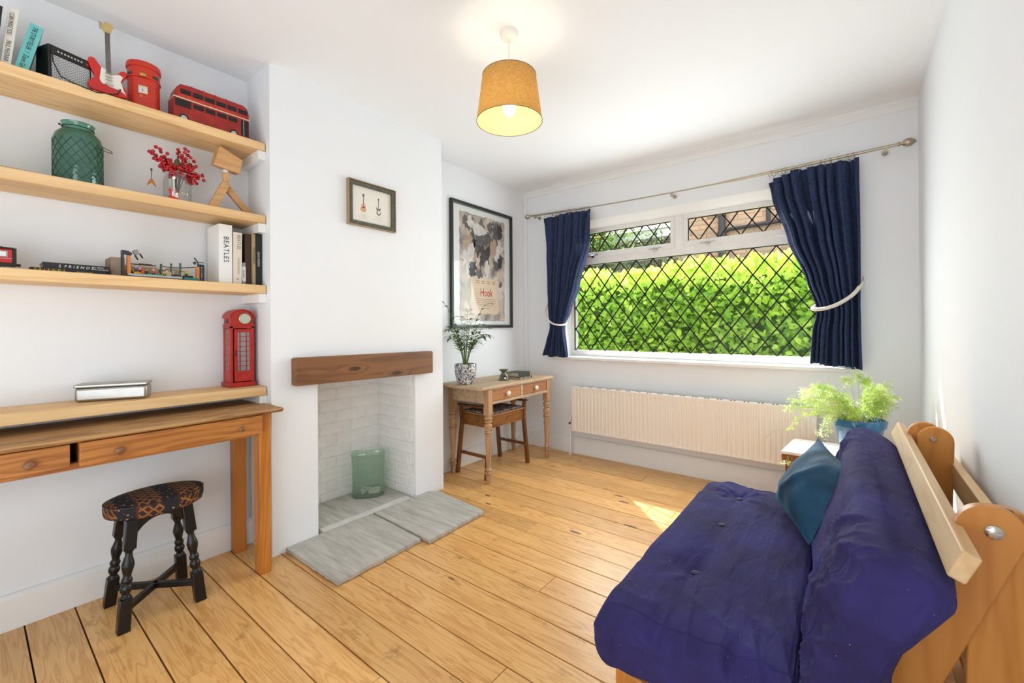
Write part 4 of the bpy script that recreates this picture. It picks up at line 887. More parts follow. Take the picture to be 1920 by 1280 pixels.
tp = [(f[0]*.62, f[1]*.75) for f in feet]
for i, j in ((0, 1), (2, 3), (0, 2), (1, 3)): obj('apron', arch((*tp[i], 0), (*tp[j], 0), .009), blackp, st, smooth=30)
for i, j in ((0, 3), (1, 2)):
    p, q = V((feet[i][0]*.93, feet[i][1]*.94, .075)), V((feet[j][0]*.93, feet[j][1]*.94, .075)); d = (q-p).normalized(); n_ = V((-d.y, d.x, 0))*.010
    obj('stretcher', MB().hexa([p-n_-U*.012, p+n_-U*.012, p+n_+U*.012, p-n_+U*.012], [q-n_-U*.012, q+n_-U*.012, q+n_+U*.012, q-n_+U*.012]), blackp, st, bevel=.002)

# ================================================================ SMALL WRITING TABLE
wt = thing('writing_table', 'small bleached pine writing table with turned legs under the poster', 'table', (0, 0, 0))
TZ = .708; tx0, tx1, ty0, ty1 = -2.475, -2.025, 2.245, 3.215
r_c = .02
pts = [(tx0, ty0), (tx1-r_c, ty0), (tx1, ty0+r_c), (tx1, ty1-r_c), (tx1-r_c, ty1), (tx0, ty1)]
obj('tabletop', MB().prism(pts, (TZ-.022, TZ), 'z'), tablew, wt, bevel=.004)
def turned(mb, x, y, h=.585):
    mb.lathe([(0, .0115), (.01, .014), (.10, .019), (.125, .022), (.133, .0155), (.145, .028), (.160, .029), (.172, .0165), (.185, .018), (.198, .0275), (.212, .026), (.23, .0165), (.30, .018), (.62, .0245), (.70, .0235), (.706, .030), (.722, .030), (.728, .021), (.738, .030), (.754, .030), (.762, .020), (.80, .0275), (.845, .029), (.872, .0185), (.885, .0185), (.892, .0285), (.912, .0285), (.918, .0195), (.934, .030), (.962, .030), (.970, .0205), (1, .026)], (x, y, 0), (x, y, h), 22)
for x in (tx0+.050, tx1-.033):
    for y in (ty0+.115, ty1-.085):
        mb = MB(); turned(mb, x, y, .500); mb.box(x-.024, x+.024, y-.024, y+.024, .498, TZ-.023)
        obj('leg', mb, tablev, wt, smooth=35, bevel=.0015)
ya, yb = ty0+.115, ty1-.085
obj('end_apron', B(tx0+.07, tx1-.06, ya-.020, ya-.004, TZ-.130, TZ-.023), tablew, wt, bevel=.001); obj('end_apron', B(tx0+.07, tx1-.06, yb+.004, yb+.020, TZ-.130, TZ-.023), tablew, wt)
obj('back_apron', B(tx0+.03, tx0+.045, ya+.02, yb-.02, TZ-.130, TZ-.023), tablew, wt)
xf = tx1-.012
obj('front_rail', MB().box(xf-.02, xf, ya+.023, yb-.023, TZ-.135, TZ-.115).box(xf-.02, xf, ya+.023, yb-.023, TZ-.033, TZ-.022).box(xf-.02, xf, (ya+yb)/2-.012, (ya+yb)/2+.012, TZ-.116, TZ-.03), tablew, wt, bevel=.001)
por = plain('white_porcelain', '#efe9dc', .15, coat=.5)
for y0, y1 in ((ya+.026, (ya+yb)/2-.014), ((ya+yb)/2+.014, yb-.026)):
    d_ = obj('drawer', B(xf-.25, xf-.004, y0, y1, TZ-.113, TZ-.036), drawerw, wt, bevel=.002)
    o = knob(d_, xf-.004, (y0+y1)/2, TZ-.074, .019, por); o['label'] = 'white porcelain knob'
# piano stool under it
ps = thing('piano_stool', 'dark wooden piano stool with patterned seat pushed under the writing table', 'stool', (-2.265, 2.662, 0))
hx, hy = .145, .2135
for sx in (-1, 1):
    for sy in (-1, 1):
        xt, yt, xb, yb_ = sx*hx, sy*hy, sx*(hx+.006), sy*(hy+.048); w_ = .014
        top = .522
        obj('leg', MB().hexa([(xb-w_, yb_-w_, 0), (xb+w_, yb_-w_, 0), (xb+w_, yb_+w_, 0), (xb-w_, yb_+w_, 0)], [(xt-w_, yt-w_*.9, .40), (xt+w_, yt-w_*.9, .40), (xt+w_, yt+w_*.9, .40), (xt-w_, yt+w_*.9, .40)])
            .hexa([(xt-w_, yt-w_*.9, .40), (xt+w_, yt-w_*.9, .40), (xt+w_, yt+w_*.9, .40), (xt-w_, yt+w_*.9, .40)], [(xt-w_*.8, yt+sy*.012-w_*.8, top), (xt+w_*.8, yt+sy*.012-w_*.8, top), (xt+w_*.8, yt+sy*.012+w_*.8, top), (xt-w_*.8, yt+sy*.012+w_*.8, top)]), stoolw, ps, bevel=.002)
for sy in (-1, 1):
    obj('arm_rail', MB().box(-hx-.03, hx+.03, sy*(hy+.012)-.016, sy*(hy+.012)+.016, .519, .537), stoolw, ps, bevel=.006)
    obj('stretcher', B(-hx, hx, sy*(hy+.030)-.007, sy*(hy+.030)+.007, .150, .174), stoolw, ps, bevel=.002)
obj('seat_box', MB().box(-hx-.004, hx+.004, -hy+.002, hy-.002, .372, .458), stoolh, ps, bevel=.003)
seatp = plain('patterned_seat', '#4a4a48', .9)
nt = seatp.node_tree; vo = N(nt, 'ShaderNodeTexVoronoi'); vo.inputs['Scale'].default_value = 55; nt.links.new(coords(nt), vo.inputs['Vector'])
rr = ramp(nt, [(.2, rgb('#26282c')), (.45, rgb('#5a564e')), (.7, rgb('#a39a86'))], vo.outputs['Distance']); nt.links.new(rr.outputs[0], nt.nodes['Principled BSDF'].inputs['Base Color'])
obj('lid_frame', B(-hx-.008, hx+.010, -hy+.004, hy-.004, .459, .472), plain('scalloped_edge', '#a87850', .5), ps, bevel=.004)
obj('seat_pad', B(-hx+.004, hx, -hy+.012, hy-.012, .472, .487), seatp, ps, bevel=.008, seg=3)

# ---- things on the writing table
palm = thing('potted_palm', 'small parlour palm in a blue and white patterned pot', 'potted plant', (-2.10+.02, 2.385-.01, TZ))
palm.location = (-2.27, 2.345, TZ); palm.scale = (1.12, 1.12, 1.12)
pot = plain('blue_white_pot', '#e8e4dc', .3, coat=.3)
nt = pot.node_tree; pb_ = nt.nodes['Principled BSDF']; vo = N(nt, 'ShaderNodeTexNoise'); vo.inputs['Scale'].default_value = 38; vo.inputs['Detail'].default_value = 1.5; vo.inputs['Distortion'].default_value = 2.2; nt.links.new(coords(nt), vo.inputs['Vector'])
rr = ramp(nt, [(.38, rgb('#3a4560')), (.46, rgb('#4a4a58')), (.49, rgb('#ebe5da')), (.56, rgb('#ebe5da')), (.60, rgb('#5a5560')), (.66, rgb('#2c3a5a'))], vo.outputs[0]); nt.links.new(rr.outputs[0], pb_.inputs['Base Color'])
obj('pot', MB().lathe([(0, .048), (.04, .054), (.3, .066), (.65, .0735), (.95, .0735), (1, .071), (1, .066), (.9, .066)], (0, 0, 0), (0, 0, .138), 40, caps=False).lathe([(0, .001), (1, .05)], (0, 0, .001), (0, 0, .0015), 40, caps=False), pot, palm, smooth=50)
obj('soil', MB().lathe([(0, .066), (1, .04), ], (0, 0, .118), (0, 0, .126), 24), plain('soil', '#2c1d14', .95, bmp=.6), palm)
plm = leafm('palm_leaf', '#2f4c1c', '#557a34', .25, 20); stemm = plain('palm_stem', '#6f8a4a', .5)
r_ = random.Random(21)
fronds = []
for i in range(22):
    an_ = i*2.4+r_.uniform(-.3, .3); reach = r_.uniform(.09, .18); ht = r_.uniform(.16, .31); 
    fronds.append((an_, reach, ht))
fronds += [(-2.2, .15, .46), (.6, .14, .44), (2.0, .05, .40), (-.5, .16, .34), (2.6, .12, .36)]
for an_, reach, ht in fronds:
    c0 = V((cos(an_)*.015, sin(an_)*.015, .12)); d = V((cos(an_), sin(an_), 0)); mb = MB(); pts = []
    for k in range(11):
        t = k/10; pts.append(c0+d*(reach*(t**1.7))+V((0, 0, ht*(1.35*t-.35*t*t*1.0) if t < .8 else ht*(1.35*t-.35*t*t)-.12*(t-.8)**2*4)))
    mb2 = MB().tube(pts, [.0022*(1-.6*k/10) for k in range(11)], 5)
    fo = obj('stem', mb2, stemm, palm)
    lv = MB()
    for k in range(4, 11):
        for sgn in (1, -1):
            p = pts[k]; tng = (pts[k]-pts[k-1]).normalized(); side = V((-d.y, d.x, 0))*sgn
            dr = (tng*.8+side*.75+V((0, 0, -.35))).normalized(); leafgeo(lv, p, dr, V((0, 0, 1)), r_.uniform(.055, .085)*(1-.25*(k-4)/7), .0068, .5)
    obj('frond', lv, plm, palm, recalc=False, smooth=0)
ob = thing('oil_burner', 'small green ceramic oil burner on the writing table', 'oil burner', (-2.185, 2.70, TZ))
cer = plain('sage_ceramic', '#62644e', .3, var=.15, vscale=40, coat=.3)
obj('body', MB().lathe([(0, .040), (.1, .038), (.4, .034), (.62, .019), (.70, .017), (.78, .024), (.95, .038), (1, .039), (1, .034), (.85, .02)], (0, 0, .008), (0, 0, .088), 30, caps=False), cer, ob, smooth=50)
obj('saucer', MB().lathe([(0, .030), (.5, .046), (1, .048), (1, .044), (.6, .03)], (0, 0, 0), (0, 0, .009), 30), cer, ob, smooth=50)
obj('candle_opening', MB().prism([(cos(t)*.016, .030+sin(t)*.017) for t in [pi*i/10 for i in range(11)]]+[(-.016, .014), (.016, .014)], (0, .002), 'y').v and MB().at((.024, -.018, -.002), (0, 0, radians(-37+90))).prism([(cos(t)*.015, .030+sin(t)*.015) for t in [pi*i/10 for i in range(11)]]+[(-.015, .016), (.015, .016)], (-.009, -.006), 'y'), black, ob)
obj('tealight', MB().at((.026, -.020, 0)).cyl((.002, 0, .014), (.002, 0, .028), .009, 16), plain('wax_white', '#f2ede0', .4), ob)
def oldbook(label, x0, x1, y0, y1, z, h, cov, bands=0):
    t = thing('book', label, 'book', (x1, y0, z)); L = y1-y0; D = x1-x0
    obj('cover', MB().box(-.003, 0, 0, L, 0, h).box(-D, 0, 0, L, 0, .002).box(-D, 0, 0, L, h-.002, h), plain('cover_'+cov.strip('#'), cov, .6, var=.2, vscale=60), t, bevel=.001)
    obj('pages', B(-D+.004, -.003, .003, L-.003, .002, h-.002), plain('paper_b8a890', '#b8a890', .8), t, smooth=0)
    for k in range(bands): obj('gilt_band', B(-.001, .0012, .01+k*(L-.02)/bands, .016+k*(L-.02)/bands, .001, h-.001), plain('gilt_pale', '#c4b592', .5), t)
oldbook('old book with pale spine bands lying beneath the green cloth book', -2.24, -2.10, 2.79, 2.975, TZ, .018, '#33281f', 9)
oldbook('old green cloth book lying atop the banded book on the table', -2.25, -2.112, 2.80, 2.96, TZ+.0185, .036, '#2f3626', 0)

# ================================================================ PICTURES
pf = thing('picture_frame', 'small framed print of two guitars on the chimney breast', 'picture', (XC, 1.354, 1.731))
fw, fh = .325, .262
gw = plain('weathered_grey_wood', '#5c5b4e', .7, var=.3, vscale=60); bevg = plain('frame_edge_tan', '#a58a66', .5, var=.15)
def frame4(mb, w_, h_, t, x0, x1): return mb.box(x0, x1, 0, w_, 0, t).box(x0, x1, 0, w_, h_-t, h_).box(x0, x1, 0, t, t, h_-t).box(x0, x1, w_-t, w_, t, h_-t)
obj('frame', frame4(MB(), fw, fh, .004, .001, .026), bevg, pf, smooth=0)
mbf = MB()
obj('inner_moulding', (lambda mb: [mb.box(.001, .022, .006, fw-.006, .006, .028), mb.box(.001, .022, .006, fw-.006, fh-.028, fh-.006), mb.box(.001, .022, .006, .028, .028, fh-.028), mb.box(.001, .022, fw-.028, fw-.006, .028, fh-.028)] and mb)(mbf), gw, pf, smooth=0, bevel=.002)
paper = obj('print', B(.002, .008, .027, fw-.027, .027, fh-.027), plain('print_paper', '#e9e4da', .8), pf, smooth=0)
ink = plain('pencil_ink', '#6a655c', .8); agm = plain('print_orange', '#d8a27c', .8)
def oval(cy, cz, ry, rz_, n=20): return [(cy+cos(2*pi*i/n)*ry, cz+sin(2*pi*i/n)*rz_) for i in range(n)]
obj('printed_guitar', MB().prism(oval(.105, .103, .020, .016), (.008, .0085), 'x').prism(oval(.106, .124, .015, .013), (.008, .0085), 'x'), agm, paper, label='orange printed acoustic guitar')
obj('printed_guitar', MB().box(.0085, .009, .104, .108, .13, .182).prism(oval(.106, .186, .007, .009), (.008, .0085), 'x').prism(oval(.106, .116, .004, .004), (.0085, .009), 'x'), ink, paper)
obj('printed_guitar', MB().prism([(.196, .094), (.21, .086), (.224, .094), (.224, .108), (.219, .116), (.226, .134), (.218, .130), (.210, .124), (.200, .128), (.193, .138), (.192, .128), (.199, .114), (.195, .106)], (.008, .0085), 'x').box(.008, .0085, .2075, .2115, .122, .18).prism(oval(.209, .184, .005, .008), (.008, .0085), 'x'), ink, paper, label='grey printed electric guitar')
obj('printed_guitar', MB().prism([(.203, .1), (.21, .093), (.219, .099), (.218, .112), (.21, .119), (.203, .115)], (.0085, .009), 'x'), plain('print_paper', '#e9e4da', .8), paper)
cap = MB()
for yc, z0, w_ in ((.105, .074, .05), (.105, .066, .03), (.100, .059, .066), (.105, .052, .04), (.21, .076, .06), (.21, .068, .03), (.212, .059, .09), (.212, .050, .03)): cap.box(.008, .0083, yc-w_/2, yc+w_/2, z0, z0+.0016)
obj('caption', cap, plain('faint_ink', '#b5aea2', .9), paper, kind='stuff')
po = thing('film_poster', 'tall framed film poster in a thin black frame above the writing table', 'poster', (XL+.012, 2.405, 1.131))
pw, ph_ = .792, 1.041
obj('frame', frame4(MB(), pw, ph_, .022, 0, .028), plain('black_frame', '#22241f', .35), po, smooth=0, bevel=.003)
sheet = obj('poster_sheet', B(.004, .008, .02, pw-.02, .02, ph_-.02), plain('poster_white', '#e2e3e1', .5), po, smooth=0)
obj('frame_rebate', frame4(MB(), pw-.04, ph_-.04, .012, .008, .012).v and (lambda mb: mb)(frame4(MB().at((0, .02, .02)), pw-.04, ph_-.04, .010, .008, .014)), plain('rebate_grey', '#7d817c', .4), po, smooth=0)
def torn(y0, y1, z0, z1, seed, amp=.008, n=60):
    P = []; C = [(y0, z0), (y1, z0), (y1, z1), (y0, z1)]
    for i in range(4):
        a0, a1 = C[i], C[(i+1) % 4]
        for k in range(n): t = k/n; e = noise.noise(V((t*14, i*7.3, seed)))*amp+noise.noise(V((t*50, i*7.3, seed+4)))*amp*.6; x = a0[0]+(a1[0]-a0[0])*t; z = a0[1]+(a1[1]-a0[1])*t; P.append((x+(e if i % 2 else 0), z+(0 if i % 2 else e)))
    return P
art, nt, b = newmat('poster_art'); cc = coords(nt)
n1 = N(nt, 'ShaderNodeTexNoise'); n1.inputs['Scale'].default_value = 6.5; n1.inputs['Detail'].default_value = 8; n1.inputs['Distortion'].default_value = .8; nt.links.new(cc, n1.inputs['Vector'])
r1 = ramp(nt, [(.30, rgb('#5f5854')), (.42, rgb('#9a918a')), (.52, rgb('#b7a896')), (.60, rgb('#cbbba6')), (.72, rgb('#dcd3c8'))], n1.outputs[0])
nt.links.new(r1.outputs[0], b.inputs['Base Color']); b.inputs['Roughness'].default_value = .5
obj('printed_artwork', MB().prism(torn(.105, .69, .060, .965, 1), (.008, .0086), 'x'), art, sheet, smooth=0)
def blob(c, ry, rz_, seed, mat, x=.0086, amp=.25, nm='printed_shape'):
    P = [(c[0]+cos(t)*ry*(1+amp*noise.noise(V((cos(t)*2, sin(t)*2, seed)))), c[1]+sin(t)*rz_*(1+amp*noise.noise(V((cos(t)*2, sin(t)*2, seed+3))))) for t in [2*pi*i/36 for i in range(36)]]
    return obj(nm, MB().prism(P, (x, x+.0005), 'x'), mat, sheet, smooth=0)
dk1 = plain('print_dark', '#45403f', .5, var=.4, vscale=14); dk2 = plain('print_slate', '#66625f', .5, var=.35, vscale=18); skn = plain('print_warm', '#b39a84', .5, var=.2, vscale=20); plg = plain('print_pale', '#d2cdc7', .5, var=.15, vscale=30); prc = plain('print_parchment', '#d9c4a8', .5, var=.08, vscale=12)
rp_ = random.Random(31)
for q in range(70):
    cy, cz = rp_.uniform(.16, .64), rp_.uniform(.12, .90); up = cz > .45
    m_ = rp_.choice((dk1, dk2, dk2, skn, plg) if up and cy > .25 else (dk2, plg, plg, skn))
    sz = rp_.uniform(.018, .05)*(1.3 if up else 1)
    if q < 6: cy, cz, m_, sz = ((.30, .74, dk2, .07), (.42, .66, dk1, .075), (.55, .80, dk1, .07), (.60, .62, dk2, .07), (.34, .56, dk1, .065), (.20, .60, dk2, .06))[q]
    cy = min(max(cy, .13+sz), .66-sz)
    blob((cy, cz), sz, sz*rp_.uniform(.8, 1.7), q, m_, .0087+q*.000008, .9)
blob((.53, .70), .042, .085, 91, skn, .0093, .6); blob((.36, .84), .085, .045, 97, plg, .0093, .9); blob((.44, .52), .035, .075, 99, plg, .0093, .8)
obj('printed_parchment', MB().prism(torn(.24, .60, .12, .43, 5, .012, 30), (.0094, .0098), 'x'), prc, sheet, smooth=0)
rdi = plain('print_red', '#b0442c', .6)
text('Hook', (.0099, .435, .275), (0, 1, 0), (0, 0, 1), .098, rdi, sheet, align='CENTER', sx=.72, bold=.0012)
sm = MB(); r_ = random.Random(4)
for k, w_ in enumerate((.26, .24, .25, .2, .14, .10)): sm.box(.0098, .0101, .435-w_/2, .435+w_/2, .248-k*.0165, .253-k*.0165)
obj('small_print', sm, plain('print_brown', '#a08a72', .6), sheet, kind='stuff', smooth=0)
nm_ = MB()
for k in range(4):
    for j in range(2): nm_.box(.0098, .0101, .30+k*.07, .345+k*.07, .385+j*.016, .393+j*.016)
obj('small_print', nm_, plain('print_rust', '#b58a70', .6), sheet, kind='stuff', smooth=0)
obj('poster_glazing', B(.018, .0195, .02, pw-.02, .02, ph_-.02), glassy('picture_glass', (.99, .99, .99, 1), .08, .05), po, smooth=0)

# ================================================================ PENDANT LAMP
PX_, PY_ = -1.18, 1.51
pl = thing('pendant_lamp', 'lit pendant lamp with mustard linen drum shade hanging from the ceiling', 'lamp', (PX_, PY_, 0))
obj('ceiling_rose', MB().lathe([(0, .028), (.2, .036), (.7, .040), (1, .040)], (0, 0, H-.032), (0, 0, H), 32), cream, pl, smooth=40)
obj('flex', MB().cyl((0, 0, 2.15), (0, 0, H-.03), .0028, 8), cream, pl)
sm_, nt, b = newmat('linen_shade'); out = nt.nodes['Material Output']; cc = coords(nt, (1, 1, 1))
w1_ = N(nt, 'ShaderNodeTexNoise'); w1_.inputs['Scale'].default_value = 1; w1_.inputs['Detail'].default_value = 2; nt.links.new(coords(nt, (60, 60, 900)), w1_.inputs['Vector'])
w2_ = N(nt, 'ShaderNodeTexNoise'); w2_.inputs['Scale'].default_value = 1; nt.links.new(coords(nt, (700, 700, 40)), w2_.inputs['Vector'])
rr = ramp(nt, [(.35, rgb('#a98545')), (.65, rgb('#dcb877'))], mth(nt, 'ADD', mth(nt, 'MULTIPLY', w1_.outputs[0], .55), mth(nt, 'MULTIPLY', w2_.outputs[0], .45)))
nt.links.new(rr.outputs[0], b.inputs['Base Color']); b.inputs['Roughness'].default_value = .85
tr_ = N(nt, 'ShaderNodeBsdfTranslucent'); nt.links.new(rr.outputs[0], tr_.inputs[0]); mx = N(nt, 'ShaderNodeMixShader'); mx.inputs[0].default_value = .42
nt.links.new(b.outputs[0], mx.inputs[1]); nt.links.new(tr_.outputs[0], mx.inputs[2]); nt.links.new(mx.outputs[0], out.inputs[0])
shd = obj('lamp_shade', MB().lathe([(0, .146), (1, .119)], (0, 0, 2.05), (0, 0, 2.252), 64, caps=False), sm_, pl, smooth=60, recalc=False)
lin, nt, b = newmat('shade_lining'); out = nt.nodes['Material Output']; b.inputs['Base Color'].default_value = rgb('#f4e6c0'); b.inputs['Roughness'].default_value = .6
tr_ = N(nt, 'ShaderNodeBsdfTranslucent'); tr_.inputs[0].default_value = rgb('#f8e4b0'); mx = N(nt, 'ShaderNodeMixShader'); mx.inputs[0].default_value = .55; nt.links.new(b.outputs[0], mx.inputs[1]); nt.links.new(tr_.outputs[0], mx.inputs[2]); nt.links.new(mx.outputs[0], out.inputs[0])
obj('shade_lining', MB().lathe([(0, .1445), (1, .1175)], (0, 0, 2.0505), (0, 0, 2.2515), 64, caps=False), lin, shd, smooth=60)
obj('shade_rim', MB().tube([(cos(t)*.146, sin(t)*.146, 2.05) for t in [i*2*pi/64 for i in range(64)]], .0015, 6, closed=True).tube([(cos(t)*.119, sin(t)*.119, 2.252) for t in [i*2*pi/64 for i in range(64)]], .0015, 6, closed=True), plain('rim_brown', '#6a5030', .6), shd)
obj('spider', MB().tube([(-.118, 0, 2.245), (0, 0, 2.235), (.118, 0, 2.245)], .0015, 6).tube([(0, -.118, 2.245), (0, 0, 2.235), (0, .118, 2.245)], .0015, 6), cream, pl)
obj('lamp_holder', MB().cyl((0, 0, 2.16), (0, 0, 2.24), .017, 16), cream, pl)
bulbm, nt, b = newmat('bulb_glow'); b.inputs['Emission Color'].default_value = (1, .86, .62, 1); b.inputs['Emission Strength'].default_value = 9
obj('bulb', MB().lathe([(0, .006), (.08, .018), (.28, .029), (.5, .030), (.75, .022), (1, .013)], (0, 0, 2.075), (0, 0, 2.165), 24), bulbm, pl, smooth=60)
lo = light('bulb_light', 'POINT', 3.6, (PX_, PY_, 2.105), col=(1, .83, .58)); lo.data.shadow_soft_size = .04
MATS['bulb_glow'].node_tree.nodes['Principled BSDF'].inputs['Emission Strength'].default_value = 9

# ================================================================ CURTAIN ROD, RINGS, CURTAINS
RY = 3.335
rod = thing('curtain_rod', 'long satin nickel curtain rod with oval finials above the window', 'curtain rod', (0, 0, 0))
rx0, rx1 = -2.36, .235
def rz_(x): t = (x-rx0)/(rx1-rx0); return 2.187-.016*t-.030*sin(pi*t)
obj('pole', MB().tube([(rx0+(rx1-rx0)*i/24, RY, rz_(rx0+(rx1-rx0)*i/24)) for i in range(25)], [.0085 if i < 6 or i > 15 else .0052 for i in range(25)], 12), nickel, rod)
for x, s_ in ((rx0, -1), (rx1, 1)):
    obj('finial', MB().lathe([(0, .010), (.12, .013), (.16, .008), (.25, .009), (.32, .017), (.5, .024), (.7, .023), (.88, .014), (1, .003)], (x-s_*.01, RY, rz_(x)), (x+s_*.070, RY, rz_(x)), 20), nickel, rod, smooth=50)
for x in (rx0+.05, -1.05, rx1-.06):
    obj('rod_bracket', MB().cyl((x, RY, rz_(x)-.006), (x, YW-.002, rz_(x)-.010), .005, 10).cyl((x, YW-.008, rz_(x)-.01), (x, YW-.001, rz_(x)-.01), .016, 16).box(x-.006, x+.006, RY-.008, RY+.008, rz_(x)-.030, rz_(x)-.004), nickel, rod)
ringmesh = None
def rings(xs, group):
    global ringmesh
    for i, x in enumerate(xs):
        if ringmesh is None:
            mb = MB().tube([(0, cos(t)*.0185, sin(t)*.0185) for t in [k*2*pi/20 for k in range(20)]], .0018, 6, closed=True)
            ringmesh = bpy.data.meshes.new('curtain_ring'); ringmesh.from_pydata(mb.v, [], mb.f); ringmesh.materials.append(nickel)
            mb = MB().tube([(0, 0, -.0185), (0, 0, -.026), (0, .004, -.032), (0, .006, -.028)], .0012, 5); rings.eye = bpy.data.meshes.new('hook'); rings.eye.from_pydata(mb.v, [], mb.f); rings.eye.materials.append(nickel)
        o = bpy.data.objects.new('curtain_ring', ringmesh); COL.objects.link(o); o.location = (x, RY, rz_(x)-.0095); o.rotation_euler = (0, 0, random.Random(i).uniform(-.9, .9))
        e = bpy.data.objects.new('hook', rings.eye); COL.objects.link(e); e.parent = o
        side = group.split(' above')[0]
        o['label'] = 'thin nickel curtain ring on the rod over the %s curtain' % ('narrow' if 'narrow' in group else 'wide'); o['category'] = 'curtain ring'; o['group'] = group
rings([-2.20, -2.135, -2.115, -2.09, -2.065, -2.03, -1.995, -1.94, -1.89, -1.83, -1.80, -1.775, -1.75], 'curtain rings above the narrow curtain')
rings([-.405, -.385, -.35, -.33, -.315, -.28, -.245, -.20, -.185, -.135, -.11, -.08, -.045, -.02, .005, .018, .03], 'curtain rings above the wide curtain')
curtm, nt, b = newmat('navy_velvet')
nz = N(nt, 'ShaderNodeTexNoise'); nz.inputs['Scale'].default_value = 1; nz.inputs['Detail'].default_value = 4; nt.links.new(coords(nt, (260, 60, 60)), nz.inputs['Vector'])
rr = ramp(nt, [(.35, rgb('#121b34')), (.7, rgb('#263a64'))], nz.outputs[0]); nt.links.new(rr.outputs[0], b.inputs['Base Color']); b.inputs['Roughness'].default_value = .8
b.inputs['Sheen Weight'].default_value = .18; b.inputs['Sheen Roughness'].default_value = .35; b.inputs['Sheen Tint'].default_value = (.35, .5, .9, 1); bump(nt, b, nz.outputs[0], .3, .002)
def interp(tab, z):
    for (z0, *a0), (z1, *a1) in zip(tab[:-1], tab[1:]):
        if z <= z0 and z >= z1:
            t = (z0-z)/(z0-z1); t = t*t*(3-2*t)*.5+t*.5; return [p+(q-p)*t for p, q in zip(a0, a1)]
    return list(tab[-1][1:]) if z < tab[-1][0] else list(tab[0][1:])
def curtain(label, tab, nf, seed, zt, zb, sag=None):
    """tab rows: z, xl, xr, amplitude"""
    def f(u, v):
        z = zt(u)+(zb(u)-zt(u))*v; xl, xr, am = interp(tab, z)
        # folds gather irregularly
        uu = u+.025*sin(2*pi*u*2.3+seed); ph = 2*pi*nf*uu+.5*sin(5*v+seed*2+u*9)
        x = xl+(xr-xl)*(u+.010*sin(ph*2)); sn = sin(ph); y = RY+.014+am*(math.copysign(abs(sn)**.6, sn)*.95+.30*sin(ph*.5+seed+2*v)); x += (xr-xl)/nf*.22*sin(2*ph+.8)
        y += .010*noise.noise(V((u*12, v*9, seed)))
        if v < .05: y = RY+.01+(y-RY-.01)*(.55+.45*v/.05) + .004*sin(ph*3)
        return (x, y, z)
    c = obj('curtain', MB().grid(f, 300, 90), curtm, smooth=80, solid=.004, recalc=False); tag(c, label, 'curtain', 'navy curtains')
    return c
tabL = [(2.16, -2.215, -1.722, .022), (1.9, -2.205, -1.745, .030), (1.5, -2.185, -1.865, .032), (1.25, -2.165, -1.955, .028), (1.165, -2.150, -2.000, .024), (1.13, -2.150, -2.005, .024), (1.0, -2.185, -1.975, .034), (.86, -2.235, -1.955, .034)]
curtain('narrow navy curtain tied back beside the film poster', tabL, 7, 1.3, lambda u: 2.148-.006*sin(u*9), lambda u: .868+.008*sin(u*14))
tabR = [(2.14, -.432, .052, .024), (2.0, -.405, .050, .032), (1.7, -.315, .050, .038), (1.42, -.215, .052, .038), (1.25, -.162, .052, .030), (1.20, -.160, .054, .030), (1.1, -.178, .055, .036), (.86, -.190, .062, .036)]
curtain('wide navy curtain tied back above the blue plant pot', tabR, 8, 3.1, lambda u: 2.085+.055*min(1, u*3.2)-.004*sin(u*30), lambda u: .892-.022*u+.006*sin(u*12))
ropem = plain('cream_rope', '#e6ded2', .8)
def tieback(label, path, r=.0075):
    # smooth path
    pts = []; P = [V(p) for p in path]
    for i in range(len(P)-1):
        p0 = P[max(0, i-1)]; p1 = P[i]; p2 = P[i+1]; p3 = P[min(len(P)-1, i+2)]
        for k in range(14): t = k/14; pts.append(.5*((2*p1)+(-p0+p2)*t+(2*p0-5*p1+4*p2-p3)*t*t+(-p0+3*p1-3*p2+p3)*t**3))
    mb = MB(); L = 0
    strands = [[], [], []]; prev = pts[0]
    for i, p in enumerate(pts):
        L += (p-prev).length; prev = p; tg_ = (pts[min(i+1, len(pts)-1)]-pts[max(i-1, 0)]).normalized(); s1 = tg_.cross(V((0, 1, 0))).normalized(); s2 = tg_.cross(s1)
        for k in range(3): a_ = L*150+k*2*pi/3; strands[k].append(p+s1*cos(a_)*r*.55+s2*sin(a_)*r*.55)
    for s_ in strands: mb.tube(s_, r*.62, 7)
    t = thing('curtain_tieback', label, 'tieback', (0, 0, 0)); obj('rope', mb, ropem, t, smooth=70); return t
t = tieback('cream rope tieback around the narrow curtain by the poster', [(-2.185, YW-.01, 1.40), (-2.190, 3.33, 1.31), (-2.165, 3.288, 1.235), (-2.10, 3.284, 1.172), (-2.02, 3.286, 1.152), (-1.985, 3.335, 1.16), (-2.02, 3.395, 1.18), (-2.08, 3.400, 1.21), (-2.12, 3.405, 1.26)])
obj('wall_hook', MB().tube([(-2.185, YW, 1.42), (-2.185, YW-.03, 1.42), (-2.185, YW-.035, 1.405), (-2.185, YW-.02, 1.395)], .003, 6), nickel, t)
t = tieback('cream rope tieback around the wide curtain above the plant pot', [(.066, YW-.008, 1.40), (.060, 3.33, 1.375), (.020, 3.29, 1.315), (-.05, 3.284, 1.262), (-.12, 3.287, 1.236), (-.168, 3.30, 1.236), (-.175, 3.34, 1.245), (-.14, 3.385, 1.27), (-.02, 3.392, 1.33), (.055, 3.41, 1.39)], .0105)
obj('wall_hook', MB().tube([(.072, YW, 1.425), (.072, YW-.03, 1.425), (.070, YW-.035, 1.405), (.066, YW-.018, 1.395)], .003, 6), nickel, t)

